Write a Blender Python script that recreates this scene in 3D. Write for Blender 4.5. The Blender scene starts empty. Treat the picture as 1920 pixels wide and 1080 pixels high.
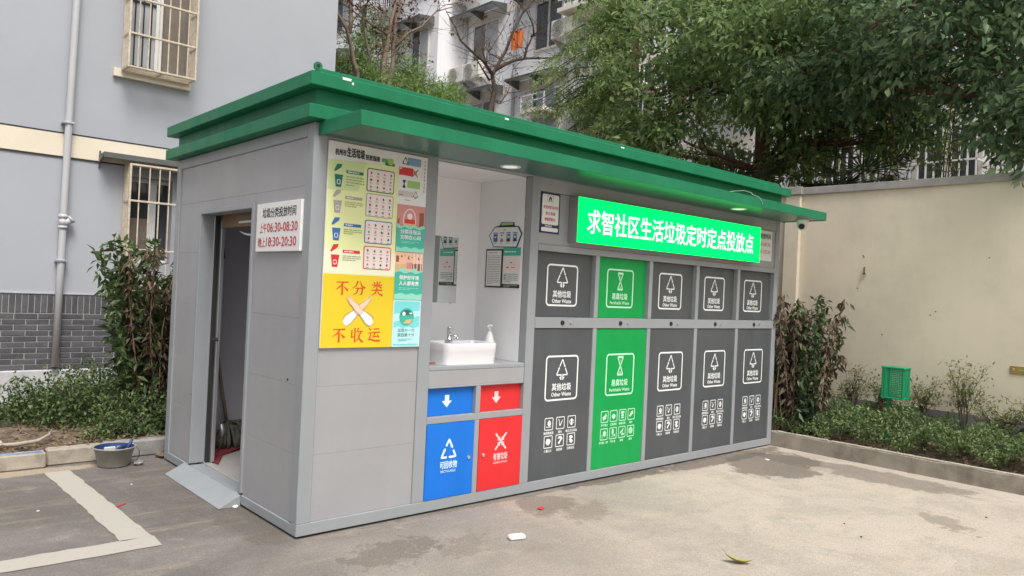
import bpy, math, random
import numpy as np
from mathutils import Vector, Matrix

random.seed(7)
rng = np.random.default_rng(7)
scene = bpy.context.scene
COL = scene.collection
R = math.radians

# ------------------------------------------------------------------ camera
cam_d = bpy.data.cameras.new('camera')
cam = bpy.data.objects.new('camera', cam_d)
COL.objects.link(cam)
YAW, PITCH, ROLL = 0.7311, 0.0038, 0.0463
fw = Vector((math.sin(YAW) * math.cos(PITCH), math.cos(YAW) * math.cos(PITCH), math.sin(PITCH)))
rt = Vector((math.cos(YAW), -math.sin(YAW), 0))
up = rt.cross(fw)
rr = rt * math.cos(ROLL) + up * math.sin(ROLL)
uu = -rt * math.sin(ROLL) + up * math.cos(ROLL)
m = Matrix((rr, uu, -fw)).transposed().to_4x4()
m.translation = Vector((-2.0348, -4.0446, 1.5))
cam.matrix_world = m
cam_d.sensor_width = 36
cam_d.lens = 1412.8 / 1920 * 36
cam_d.clip_start = 0.05
cam_d.clip_end = 2000
scene.camera = cam

# ------------------------------------------------------------------ sky, sun, exposure
world = bpy.data.worlds.new('World')
scene.world = world
world.use_nodes = True
SUN_EL, SUN_AZ = R(58), R(198)           # azimuth measured from +Y towards +X
nt = world.node_tree
nt.nodes.clear()
sky = nt.nodes.new('ShaderNodeTexSky')
sky.sky_type = 'NISHITA'
sky.sun_disc = False
sky.sun_elevation = SUN_EL
sky.sun_rotation = SUN_AZ
sky.dust_density = 6.0
sky.air_density = 1.0
hs = nt.nodes.new('ShaderNodeHueSaturation')
hs.inputs['Saturation'].default_value = 0.42
bg = nt.nodes.new('ShaderNodeBackground')
bg.inputs['Strength'].default_value = 0.12
wo = nt.nodes.new('ShaderNodeOutputWorld')
nt.links.new(sky.outputs[0], hs.inputs['Color'])
nt.links.new(hs.outputs[0], bg.inputs['Color'])
nt.links.new(bg.outputs[0], wo.inputs[0])
sun_d = bpy.data.lights.new('sun', 'SUN')
sun_d.energy = 1.8
sun_d.angle = R(24)
sun_d.color = (1.0, 0.975, 0.94)
sun = bpy.data.objects.new('sun', sun_d)
COL.objects.link(sun)
sdir = Vector((math.sin(SUN_AZ) * math.cos(SUN_EL), math.cos(SUN_AZ) * math.cos(SUN_EL), math.sin(SUN_EL)))
sun.rotation_euler = sdir.to_track_quat('Z', 'Y').to_euler()
sun.location = (0, 0, 30)
vs = scene.view_settings
vs.view_transform = 'Standard'
vs.look = 'None'
vs.exposure = 0.45
vs.gamma = 1.0
vs.use_curve_mapping = False
scene.cycles.max_bounces = 8
scene.cycles.diffuse_bounces = 4
scene.cycles.transparent_max_bounces = 8
scene.cycles.use_denoising = True

# ------------------------------------------------------------------ materials
M = {}


def new_mat(name):
    mt = bpy.data.materials.new(name)
    mt.use_nodes = True
    return mt, mt.node_tree, mt.node_tree.nodes['Principled BSDF']


def mat(name, col, rough=0.5, metal=0.0, var=0.0, vscale=6.0, bump=0.0, bscale=40.0, spec=0.5, emit=0.0,
        streak=0.0, col2=None, fac2=(0.45, 0.65), s2=3.0, coat=0.0, rvar=0.0, wavy=0.0):
    mt, t, b = new_mat(name)
    b.inputs['Roughness'].default_value = rough
    b.inputs['Metallic'].default_value = metal
    b.inputs['Specular IOR Level'].default_value = spec
    if coat:
        b.inputs['Coat Weight'].default_value = coat
        b.inputs['Coat Roughness'].default_value = 0.15
    c4 = (*col, 1)
    b.inputs['Base Color'].default_value = c4
    tc = t.nodes.new('ShaderNodeTexCoord')
    geo = t.nodes.new('ShaderNodeNewGeometry')
    src = geo.outputs['Position']
    out = None
    if var or col2 or streak:
        rgb = t.nodes.new('ShaderNodeRGB')
        rgb.outputs[0].default_value = c4
        out = rgb.outputs[0]
    if col2:
        n = t.nodes.new('ShaderNodeTexNoise')
        n.inputs['Scale'].default_value = s2
        n.inputs['Detail'].default_value = 6
        n.inputs['Roughness'].default_value = 0.65
        t.links.new(src, n.inputs['Vector'])
        mr = t.nodes.new('ShaderNodeMapRange')
        mr.inputs[1].default_value, mr.inputs[2].default_value = fac2
        t.links.new(n.outputs[0], mr.inputs[0])
        mx = t.nodes.new('ShaderNodeMix')
        mx.data_type = 'RGBA'
        t.links.new(mr.outputs[0], mx.inputs[0])
        t.links.new(out, mx.inputs[6])
        mx.inputs[7].default_value = (*col2, 1)
        out = mx.outputs[2]
    for kind, amount in (('n', var), ('s', streak)):
        if not amount:
            continue
        n = t.nodes.new('ShaderNodeTexNoise')
        n.inputs['Detail'].default_value = 5
        n.inputs['Roughness'].default_value = 0.6
        if kind == 'n':
            n.inputs['Scale'].default_value = vscale
            t.links.new(src, n.inputs['Vector'])
        else:
            mp = t.nodes.new('ShaderNodeMapping')
            mp.inputs['Scale'].default_value = (9, 9, 0.5)
            t.links.new(src, mp.inputs['Vector'])
            n.inputs['Scale'].default_value = 1.0
            t.links.new(mp.outputs[0], n.inputs['Vector'])
        mr = t.nodes.new('ShaderNodeMapRange')
        mr.inputs[1].default_value, mr.inputs[2].default_value = 0.3, 0.7
        mr.inputs[3].default_value, mr.inputs[4].default_value = 1 - amount, 1 + amount * 0.6
        t.links.new(n.outputs[0], mr.inputs[0])
        vm = t.nodes.new('ShaderNodeVectorMath')
        vm.operation = 'SCALE'
        t.links.new(out, vm.inputs[0])
        t.links.new(mr.outputs[0], vm.inputs['Scale'])
        out = vm.outputs[0]
    if out is not None:
        t.links.new(out, b.inputs['Base Color'])
    if rvar:
        n = t.nodes.new('ShaderNodeTexNoise')
        n.inputs['Scale'].default_value = 3.3
        n.inputs['Detail'].default_value = 8
        n.inputs['Roughness'].default_value = 0.7
        t.links.new(src, n.inputs['Vector'])
        mr = t.nodes.new('ShaderNodeMapRange')
        mr.inputs[1].default_value, mr.inputs[2].default_value = 0.32, 0.68
        mr.inputs[3].default_value, mr.inputs[4].default_value = rough - rvar, rough + rvar
        t.links.new(n.outputs[0], mr.inputs[0])
        t.links.new(mr.outputs[0], b.inputs['Roughness'])
    if wavy:
        n = t.nodes.new('ShaderNodeTexNoise')
        n.inputs['Scale'].default_value = 2.6
        n.inputs['Detail'].default_value = 1.5
        t.links.new(src, n.inputs['Vector'])
        bp = t.nodes.new('ShaderNodeBump')
        bp.inputs['Strength'].default_value = wavy
        bp.inputs['Distance'].default_value = 0.02
        t.links.new(n.outputs[0], bp.inputs['Height'])
        t.links.new(bp.outputs[0], b.inputs['Normal'])
    if bump:
        n = t.nodes.new('ShaderNodeTexNoise')
        n.inputs['Scale'].default_value = bscale
        n.inputs['Detail'].default_value = 4
        t.links.new(src, n.inputs['Vector'])
        bp = t.nodes.new('ShaderNodeBump')
        bp.inputs['Strength'].default_value = bump
        bp.inputs['Distance'].default_value = 0.01
        t.links.new(n.outputs[0], bp.inputs['Height'])
        t.links.new(bp.outputs[0], b.inputs['Normal'])
    if emit:
        b.inputs['Emission Color'].default_value = c4
        b.inputs['Emission Strength'].default_value = emit
    M[name] = mt
    return mt


def leaf_mat(name, c1, c2, trans=0.25, rough=0.45, c3=None):
    mt, t, b = new_mat(name)
    geo = t.nodes.new('ShaderNodeNewGeometry')
    rp = t.nodes.new('ShaderNodeValToRGB')
    rp.color_ramp.elements[0].color = (*c1, 1)
    rp.color_ramp.elements[1].color = (*c2, 1)
    if c3:
        e = rp.color_ramp.elements.new(0.93)
        e.color = (*c2, 1)
        rp.color_ramp.elements[2].color = (*c3, 1)
    t.links.new(geo.outputs['Random Per Island'], rp.inputs[0])
    t.links.new(rp.outputs[0], b.inputs['Base Color'])
    b.inputs['Roughness'].default_value = rough
    b.inputs['Specular IOR Level'].default_value = 0.28
    tr = t.nodes.new('ShaderNodeBsdfTranslucent')
    t.links.new(rp.outputs[0], tr.inputs[0])
    ms = t.nodes.new('ShaderNodeMixShader')
    ms.inputs[0].default_value = trans
    t.links.new(b.outputs[0], ms.inputs[1])
    t.links.new(tr.outputs[0], ms.inputs[2])
    t.links.new(ms.outputs[0], t.nodes['Material Output'].inputs[0])
    M[name] = mt


mat('frame_grey', (0.305, 0.325, 0.34), 0.42, 0.0, var=0.05, vscale=3.5, streak=0.025, spec=0.4, rvar=0.1, wavy=0.10)
mat('panel_grey', (0.345, 0.345, 0.355), 0.40, 0.0, var=0.045, vscale=2.4, streak=0.02, spec=0.4, rvar=0.12, wavy=0.14)
mat('green_metal', (0.016, 0.185, 0.088), 0.46, 0.0, var=0.10, vscale=3.0, streak=0.10, spec=0.22, rvar=0.12, wavy=0.14)
mat('soffit', (0.026, 0.135, 0.105), 0.28, 0.0, var=0.05, vscale=2, spec=0.6)
mat('bin_grey', (0.088, 0.096, 0.103), 0.38, var=0.10, vscale=3.2, streak=0.08, spec=0.35, rvar=0.12, wavy=0.10)
mat('bin_green', (0.006, 0.33, 0.075), 0.38, var=0.07, vscale=3.2, streak=0.05, spec=0.3, rvar=0.12, wavy=0.10)
mat('bin_blue', (0.010, 0.17, 0.66), 0.36, var=0.06, vscale=3.2, streak=0.04, spec=0.3, rvar=0.1, wavy=0.10)
mat('bin_red', (0.72, 0.032, 0.036), 0.36, var=0.06, vscale=3.2, streak=0.04, spec=0.3, rvar=0.1, wavy=0.10)
mat('white_print', (0.82, 0.84, 0.84), 0.5)
mat('mint_print', (0.50, 0.86, 0.60), 0.5)
mat('pale_blue_print', (0.66, 0.84, 0.92), 0.5)
mat('pink_print', (0.90, 0.62, 0.62), 0.5)
mat('black', (0.015, 0.015, 0.016), 0.5)
mat('dark_gap', (0.02, 0.02, 0.02), 0.8)
mat('white_wall', (0.84, 0.84, 0.855), 0.55, var=0.03, vscale=2)
mat('room_wall', (0.56, 0.545, 0.60), 0.6, var=0.06, vscale=2)
mat('room_floor', (0.42, 0.405, 0.39), 0.35, var=0.08, vscale=4)
mat('ceramic', (0.70, 0.69, 0.70), 0.12, coat=0.4)
mat('chrome', (0.75, 0.76, 0.78), 0.12, metal=1.0)
mat('mirror', (0.80, 0.84, 0.83), 0.02, metal=1.0)
mat('alu', (0.55, 0.56, 0.57), 0.35, metal=0.7)
mat('wood', (0.20, 0.125, 0.055), 0.5, streak=0.2, var=0.1)
mat('white_plastic', (0.80, 0.80, 0.79), 0.35)
mat('sign_white', (0.82, 0.82, 0.80), 0.35, var=0.03)
mat('ink_black', (0.02, 0.02, 0.022), 0.5)
mat('ink_red', (0.58, 0.02, 0.05), 0.5)
mat('ink_scarlet', (0.68, 0.075, 0.015), 0.5)
mat('yellow_print', (0.76, 0.56, 0.022), 0.4)
mat('navy', (0.02, 0.018, 0.085), 0.45)
mat('lemon_print', (0.80, 0.86, 0.42), 0.4)
mat('cream_print', (0.86, 0.86, 0.62), 0.4)
mat('lime_print', (0.62, 0.74, 0.36), 0.4)
mat('paper', (0.80, 0.80, 0.78), 0.5)
mat('rose_paper', (0.86, 0.74, 0.70), 0.5)
mat('teal_dark', (0.012, 0.17, 0.13), 0.45)
mat('teal', (0.05, 0.46, 0.34), 0.45)
mat('teal_light', (0.28, 0.70, 0.55), 0.45)
mat('aqua', (0.20, 0.66, 0.70), 0.45)
mat('aqua_light', (0.50, 0.82, 0.84), 0.45)
mat('pdark_green', (0.03, 0.16, 0.06), 0.45)
mat('pgreen', (0.10, 0.40, 0.08), 0.45)
mat('pgreen_light', (0.34, 0.56, 0.16), 0.45)
mat('pgrey', (0.42, 0.39, 0.35), 0.45)
mat('pgrey_light', (0.60, 0.58, 0.54), 0.45)
mat('pblue', (0.04, 0.16, 0.48), 0.45)
mat('pblue_grey', (0.22, 0.36, 0.52), 0.45)
mat('pred', (0.68, 0.03, 0.035), 0.45)
mat('ppink', (0.62, 0.27, 0.24), 0.45)
mat('ppeach', (0.86, 0.52, 0.36), 0.45)
mat('pbrown', (0.28, 0.09, 0.045), 0.45)
mat('ptan', (0.70, 0.47, 0.22), 0.45)
mat('skin_print', (0.90, 0.62, 0.44), 0.45)
mat('sleeve_print', (0.82, 0.88, 0.92), 0.45)
mat('mauve_print', (0.45, 0.27, 0.33), 0.45)
mat('text_olive', (0.30, 0.36, 0.16), 0.5)
mat('text_grey', (0.25, 0.25, 0.25), 0.5)
mat('glow_green', (0.0, 0.70, 0.090), 0.6, spec=0.05, emit=1.6)
mat('glow_white', (0.80, 1.0, 0.90), 0.6, spec=0.05, emit=1.2)
mat('lamp_white', (0.95, 1.0, 0.97), 0.4, emit=0.30)
mat('wall_bluegrey', (0.40, 0.42, 0.455), 0.85, var=0.05, vscale=0.7, bump=0.12, bscale=160, col2=(0.375, 0.395, 0.43), fac2=(0.48, 0.75), s2=0.8)
mat('band_cream', (0.74, 0.66, 0.53), 0.8, var=0.05, vscale=2, bump=0.1, bscale=160)
mat('dark_line', (0.025, 0.025, 0.028), 0.7)
mat('brick_grey', (0.088, 0.088, 0.096), 0.75, var=0.22, vscale=14, bump=0.3, bscale=60)
mat('brick_grey_b', (0.105, 0.104, 0.112), 0.75, var=0.22, vscale=11, bump=0.3, bscale=60)
mat('brick_grey_c', (0.074, 0.075, 0.083), 0.75, var=0.22, vscale=12, bump=0.3, bscale=60)
mat('mortar', (0.37, 0.37, 0.375), 0.9, var=0.1, vscale=20)
mat('plinth_white', (0.50, 0.51, 0.52), 0.8, var=0.18, vscale=4, bump=0.2, streak=0.1)
mat('pvc_pipe', (0.50, 0.50, 0.52), 0.45, var=0.05, vscale=3, streak=0.05)
mat('cage_metal', (0.60, 0.52, 0.41), 0.45, var=0.22, vscale=18, col2=(0.26, 0.17, 0.10), fac2=(0.60, 0.74), s2=22)
mat('win_frame', (0.66, 0.62, 0.56), 0.5, var=0.12, vscale=8)
mat('win_white', (0.74, 0.74, 0.73), 0.5, var=0.05, vscale=5)
mat('recess_brown', (0.20, 0.165, 0.135), 0.8, var=0.2, vscale=6)
mat('pane_dark', (0.05, 0.055, 0.06), 0.06, spec=0.8)
mat('pane_pale', (0.42, 0.44, 0.45), 0.12, spec=0.7, var=0.12, vscale=2.5)
mat('awning_grey', (0.11, 0.12, 0.115), 0.5, var=0.12, vscale=6)
mat('polycarb', (0.52, 0.54, 0.56), 0.3, var=0.1, vscale=3)
mat('wall_beige', (0.745, 0.665, 0.515), 0.85, var=0.05, vscale=0.9, bump=0.08, bscale=120, col2=(0.63, 0.565, 0.45), fac2=(0.46, 0.72), s2=1.3, streak=0.02)
mat('coping', (0.35, 0.335, 0.315), 0.85, var=0.2, vscale=7, bump=0.2)
mat('concrete', (0.30, 0.265, 0.22), 0.9, var=0.16, vscale=5, bump=0.35, bscale=50, col2=(0.17, 0.145, 0.12), fac2=(0.48, 0.7), s2=3)
mat('concrete_pale', (0.52, 0.47, 0.39), 0.9, var=0.15, vscale=9, bump=0.3, bscale=60)
mat('kerb_stone', (0.40, 0.355, 0.29), 0.9, var=0.18, vscale=7, bump=0.35, bscale=55, col2=(0.24, 0.21, 0.175), fac2=(0.5, 0.72), s2=5)
mat('kerb_grey', (0.28, 0.27, 0.255), 0.9, var=0.2, vscale=7, bump=0.35, bscale=55)
mat('base_grey', (0.23, 0.22, 0.21), 0.9, var=0.18, vscale=5, bump=0.2)
mat('soil', (0.135, 0.10, 0.07), 0.95, var=0.35, vscale=11, bump=1.0, bscale=30, col2=(0.23, 0.18, 0.13), fac2=(0.45, 0.7), s2=6)
mat('blue_paint', (0.13, 0.20, 0.34), 0.8, col2=(0.40, 0.355, 0.29), fac2=(0.46, 0.60), s2=16)
mat('bark', (0.15, 0.105, 0.075), 0.9, var=0.3, vscale=9, bump=0.6, bscale=30)
mat('bark_red', (0.13, 0.062, 0.04), 0.9, var=0.3, vscale=9, bump=0.6, bscale=30)
mat('bark_pale', (0.25, 0.185, 0.14), 0.85, var=0.25, vscale=7, bump=0.4, bscale=30)
mat('twig', (0.10, 0.072, 0.055), 0.9, var=0.2, vscale=9)
mat('stem_green', (0.13, 0.13, 0.06), 0.8, var=0.2, vscale=9)
mat('dry_stem', (0.26, 0.19, 0.12), 0.9, var=0.25, vscale=12)
mat('basket_green', (0.008, 0.30, 0.13), 0.4, var=0.06)
mat('pail_grey', (0.31, 0.295, 0.25), 0.6, var=0.2, vscale=12, bump=0.15)
mat('pail_blue', (0.02, 0.045, 0.16), 0.4, var=0.25, vscale=14)
mat('foil', (0.75, 0.75, 0.73), 0.3, metal=0.8)
mat('litter_white', (0.84, 0.84, 0.83), 0.35)
mat('litter_red', (0.62, 0.04, 0.05), 0.5)
mat('dry_leaf', (0.40, 0.36, 0.10), 0.55, var=0.25, vscale=40)
mat('brass_sign', (0.34, 0.26, 0.05), 0.45, var=0.15, vscale=30)
mat('tower_wall', (0.88, 0.88, 0.90), 0.85, var=0.04, vscale=0.5, streak=0.05)
mat('tower_cream', (0.86, 0.80, 0.70), 0.85, var=0.04, vscale=0.7)
mat('tower_violet', (0.33, 0.36, 0.58), 0.8)
mat('ac_case', (0.74, 0.72, 0.66), 0.45, var=0.05)
mat('ac_grille', (0.36, 0.35, 0.33), 0.5)
mat('cloth_red', (0.60, 0.03, 0.04), 0.9)
mat('cloth_orange', (0.75, 0.20, 0.06), 0.9)
mat('cloth_blue', (0.28, 0.38, 0.62), 0.9)
mat('cloth_dark', (0.04, 0.045, 0.06), 0.9)
mat('mat_red', (0.20, 0.025, 0.03), 0.95, var=0.2, vscale=20)
mat('rag', (0.12, 0.115, 0.095), 0.98, var=0.4, vscale=25, bump=0.6, bscale=40, spec=0.05)
mat('sticker', (0.78, 0.78, 0.74), 0.5)
leaf_mat('leaf_dark', (0.100, 0.175, 0.068), (0.325, 0.435, 0.175), 0.48, 0.44, (0.48, 0.56, 0.22))
leaf_mat('leaf_dark_b', (0.070, 0.130, 0.068), (0.235, 0.335, 0.170), 0.45, 0.40)
leaf_mat('leaf_conifer', (0.20, 0.30, 0.10), (0.42, 0.54, 0.22), 0.35, 0.6)
leaf_mat('leaf_bamboo', (0.13, 0.23, 0.06), (0.38, 0.52, 0.19), 0.3, 0.45)
leaf_mat('leaf_lime', (0.18, 0.26, 0.03), (0.34, 0.40, 0.06), 0.3, 0.5)
leaf_mat('leaf_brown', (0.07, 0.03, 0.02), (0.16, 0.075, 0.035), 0.15, 0.6)
leaf_mat('leaf_shrub', (0.04, 0.075, 0.028), (0.13, 0.185, 0.065), 0.28, 0.40, (0.30, 0.36, 0.13))
leaf_mat('leaf_dead', (0.055, 0.040, 0.026), (0.17, 0.12, 0.072), 0.15, 0.7)
leaf_mat('leaf_hedge', (0.070, 0.112, 0.042), (0.21, 0.285, 0.110), 0.28, 0.5, (0.40, 0.46, 0.24))
leaf_mat('leaf_low', (0.045, 0.080, 0.028), (0.145, 0.200, 0.072), 0.22, 0.5, (0.25, 0.30, 0.10))
leaf_mat('leaf_nandina', (0.12, 0.14, 0.05), (0.28, 0.31, 0.13), 0.25, 0.55, (0.22, 0.11, 0.06))
leaf_mat('leaf_palm', (0.05, 0.085, 0.04), (0.13, 0.18, 0.08), 0.2, 0.4)
leaf_mat('leaf_withered', (0.06, 0.045, 0.032), (0.20, 0.155, 0.105), 0.15, 0.7)
leaf_mat('leaf_bay', (0.03, 0.055, 0.026), (0.10, 0.145, 0.065), 0.22, 0.42, (0.20, 0.22, 0.10))
leaf_mat('litter_leaf', (0.11, 0.075, 0.045), (0.26, 0.19, 0.11), 0.1, 0.8)


def ground_mat():
    mt, t, b = new_mat('asphalt')
    N, Lk = t.nodes, t.links
    geo = N.new('ShaderNodeNewGeometry')
    pos = geo.outputs['Position']

    def noise(sc, det=6, rough=0.6, vec=None, dist=0.0):
        n = N.new('ShaderNodeTexNoise')
        n.inputs['Scale'].default_value = sc
        n.inputs['Detail'].default_value = det
        n.inputs['Roughness'].default_value = rough
        n.inputs['Distortion'].default_value = dist
        Lk.new(vec or pos, n.inputs['Vector'])
        return n.outputs[0]

    def mrange(src, a, c, d=0.0, e=1.0):
        q = N.new('ShaderNodeMapRange')
        q.interpolation_type = 'SMOOTHSTEP'
        Lk.new(src, q.inputs[0])
        for k, v in ((1, a), (2, c), (3, d), (4, e)):
            q.inputs[k].default_value = v
        return q.outputs[0]

    def math2(op, a, c):
        q = N.new('ShaderNodeMath')
        q.operation = op
        for k, v in ((0, a), (1, c)):
            if isinstance(v, (int, float)):
                q.inputs[k].default_value = v
            else:
                Lk.new(v, q.inputs[k])
        return q.outputs[0]

    def mixc(f, a, c):
        q = N.new('ShaderNodeMix')
        q.data_type = 'RGBA'
        Lk.new(f, q.inputs[0])
        for k, v in ((6, a), (7, c)):
            if isinstance(v, tuple):
                q.inputs[k].default_value = (*v, 1)
            else:
                Lk.new(v, q.inputs[k])
        return q.outputs[2]

    def blob(cx, cy, rx, ry, rot, edge=(0.27, 0.47), nz=0.5, ns=5.0):
        mp = N.new('ShaderNodeMapping')
        mp.vector_type = 'TEXTURE'
        mp.inputs['Location'].default_value = (cx, cy, 0)
        mp.inputs['Rotation'].default_value = (0, 0, R(rot))
        mp.inputs['Scale'].default_value = (rx, ry, 1)
        Lk.new(pos, mp.inputs['Vector'])
        ln = N.new('ShaderNodeVectorMath')
        ln.operation = 'LENGTH'
        Lk.new(mp.outputs[0], ln.inputs[0])
        d = math2('SUBTRACT', 1.0, ln.outputs['Value'])
        d = math2('ADD', d, math2('MULTIPLY', math2('SUBTRACT', noise(ns, 9, 0.72), 0.5), nz * 2))
        return mrange(d, edge[0], edge[1])
    sep = N.new('ShaderNodeSeparateXYZ')
    Lk.new(pos, sep.inputs[0])
    # pale dust grows towards the right of the lot, X - 0.35*Y
    lin = math2('ADD', math2('MULTIPLY', sep.outputs[0], 0.55), math2('MULTIPLY', sep.outputs[1], -0.50))
    lin = math2('ADD', lin, math2('MULTIPLY', math2('SUBTRACT', noise(0.9, 6, 0.6, dist=0.4), 0.5), 2.6))
    dust = mrange(lin, -0.7, 2.7)
    base = mixc(noise(2.2, 8, 0.7), (0.100, 0.093, 0.086), (0.210, 0.196, 0.178))
    pale = mixc(noise(1.7, 9, 0.75), (0.39, 0.340, 0.290), (0.58, 0.500, 0.415))
    col = mixc(dust, base, pale)
    # grey worn patches in the pale area
    worn = mrange(noise(1.15, 9, 0.78, dist=0.6), 0.47, 0.60)
    col = mixc(math2('MULTIPLY', worn, 0.36), col, (0.27, 0.252, 0.232))
    worn2 = mrange(noise(7.5, 8, 0.75), 0.52, 0.68)
    col = mixc(math2('MULTIPLY', worn2, 0.28), col, (0.20, 0.185, 0.168))
    worn3 = mrange(noise(4.3, 9, 0.75, dist=0.3), 0.56, 0.72)
    col = mixc(math2('MULTIPLY', worn3, 0.35), col, (0.50, 0.45, 0.375))
    # drifted sand streaks in the darker area
    st = N.new('ShaderNodeMapping')
    st.inputs['Rotation'].default_value = (0, 0, R(-35))
    st.inputs['Scale'].default_value = (0.8, 3.5, 1)
    Lk.new(pos, st.inputs['Vector'])
    sand = mrange(noise(1.6, 7, 0.65, vec=st.outputs[0]), 0.50, 0.74)
    col = mixc(math2('MULTIPLY', sand, 0.55), col, (0.40, 0.335, 0.255))
    # damp stains, and thin dark strips along the kiosk base
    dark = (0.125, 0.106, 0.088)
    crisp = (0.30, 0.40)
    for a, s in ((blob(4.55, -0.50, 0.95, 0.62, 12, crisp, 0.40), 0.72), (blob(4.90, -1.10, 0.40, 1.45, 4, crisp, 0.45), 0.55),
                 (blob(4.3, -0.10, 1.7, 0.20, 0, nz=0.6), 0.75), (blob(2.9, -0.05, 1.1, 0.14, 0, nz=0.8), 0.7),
                 (blob(2.65, -0.02, 3.0, 0.07, 0, nz=0.7, ns=8.0), 0.55), (blob(-0.03, 1.1, 0.08, 1.5, 0, nz=0.7, ns=8.0), 0.5),  # kiosk base strips: staining, with contact shade painted into the colour
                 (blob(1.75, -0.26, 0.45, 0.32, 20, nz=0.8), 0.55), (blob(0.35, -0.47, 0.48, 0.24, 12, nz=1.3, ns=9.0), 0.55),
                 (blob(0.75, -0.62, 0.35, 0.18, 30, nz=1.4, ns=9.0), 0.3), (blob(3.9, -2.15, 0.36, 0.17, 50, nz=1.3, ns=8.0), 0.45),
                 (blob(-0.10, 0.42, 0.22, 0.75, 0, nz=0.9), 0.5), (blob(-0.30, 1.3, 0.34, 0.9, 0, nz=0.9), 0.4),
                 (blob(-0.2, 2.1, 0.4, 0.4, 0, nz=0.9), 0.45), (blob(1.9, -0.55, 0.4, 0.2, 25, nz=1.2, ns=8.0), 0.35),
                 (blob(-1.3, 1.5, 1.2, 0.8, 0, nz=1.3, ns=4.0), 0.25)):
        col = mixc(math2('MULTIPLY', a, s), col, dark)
    lit = blob(4.72, -0.85, 0.22, 0.16, 20, nz=0.9, ns=9.0)  # paler ground patch inside the damp stain
    col = mixc(math2('MULTIPLY', lit, 0.6), col, (0.48, 0.42, 0.34))
    # dusty strip swept against the kerb
    swept = blob(-1.2, 2.42, 1.4, 0.14, 0, nz=0.5)
    col = mixc(math2('MULTIPLY', swept, 0.8), col, (0.42, 0.345, 0.25))
    # fine aggregate
    g1 = noise(150, 3, 0.7)
    fine = math2('MULTIPLY', mrange(g1, 0.3, 0.7, 0.70, 1.24), mrange(noise(48, 4, 0.75), 0.28, 0.72, 0.86, 1.11))
    spk = mrange(noise(85, 2, 0.5), 0.66, 0.72)
    col = mixc(math2('MULTIPLY', spk, 0.3), col, (0.09, 0.085, 0.08))
    spk = mrange(noise(70, 2, 0.5, vec=st.outputs[0]), 0.66, 0.72)
    col = mixc(math2('MULTIPLY', spk, 0.3), col, (0.56, 0.51, 0.43))
    sc = N.new('ShaderNodeVectorMath')
    sc.operation = 'SCALE'
    Lk.new(col, sc.inputs[0])
    Lk.new(fine, sc.inputs['Scale'])
    Lk.new(sc.outputs[0], b.inputs['Base Color'])
    b.inputs['Roughness'].default_value = 0.88
    b.inputs['Specular IOR Level'].default_value = 0.3
    bp = N.new('ShaderNodeBump')
    bp.inputs['Strength'].default_value = 0.55
    bp.inputs['Distance'].default_value = 0.006
    Lk.new(math2('ADD', math2('MULTIPLY', g1, 0.8), noise(9, 6, 0.6)), bp.inputs['Height'])
    Lk.new(bp.outputs[0], b.inputs['Normal'])
    M['asphalt'] = mt


def road_paint_mat():
    mt, t, b = new_mat('road_paint')
    N, Lk = t.nodes, t.links
    geo = N.new('ShaderNodeNewGeometry')
    n = N.new('ShaderNodeTexNoise')
    n.inputs['Scale'].default_value = 26
    n.inputs['Detail'].default_value = 8
    n.inputs['Roughness'].default_value = 0.7
    Lk.new(geo.outputs['Position'], n.inputs['Vector'])
    rp = N.new('ShaderNodeValToRGB')
    rp.color_ramp.elements[0].position = 0.24
    rp.color_ramp.elements[0].color = (0.26, 0.235, 0.20, 1)
    rp.color_ramp.elements[1].position = 0.40
    rp.color_ramp.elements[1].color = (0.41, 0.385, 0.335, 1)
    Lk.new(n.outputs[0], rp.inputs[0])
    Lk.new(rp.outputs[0], b.inputs['Base Color'])
    b.inputs['Roughness'].default_value = 0.85
    M['road_paint'] = mt


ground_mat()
road_paint_mat()

# ------------------------------------------------------------------ helpers
WLOC = {}


def link(o):
    COL.objects.link(o)
    return o


def tag(o, label=None, cat=None, group=None, kind=None):
    if label:
        o['label'] = label
    if cat:
        o['category'] = cat
    if group:
        o['group'] = group
    if kind:
        o['kind'] = kind
    return o


def thing(name, loc, label, cat, group=None):
    o = link(bpy.data.objects.new(name, None))
    o.location = loc
    o.empty_display_size = 0.1
    WLOC[o.name] = Vector(loc)
    return tag(o, label, cat, group)


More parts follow.
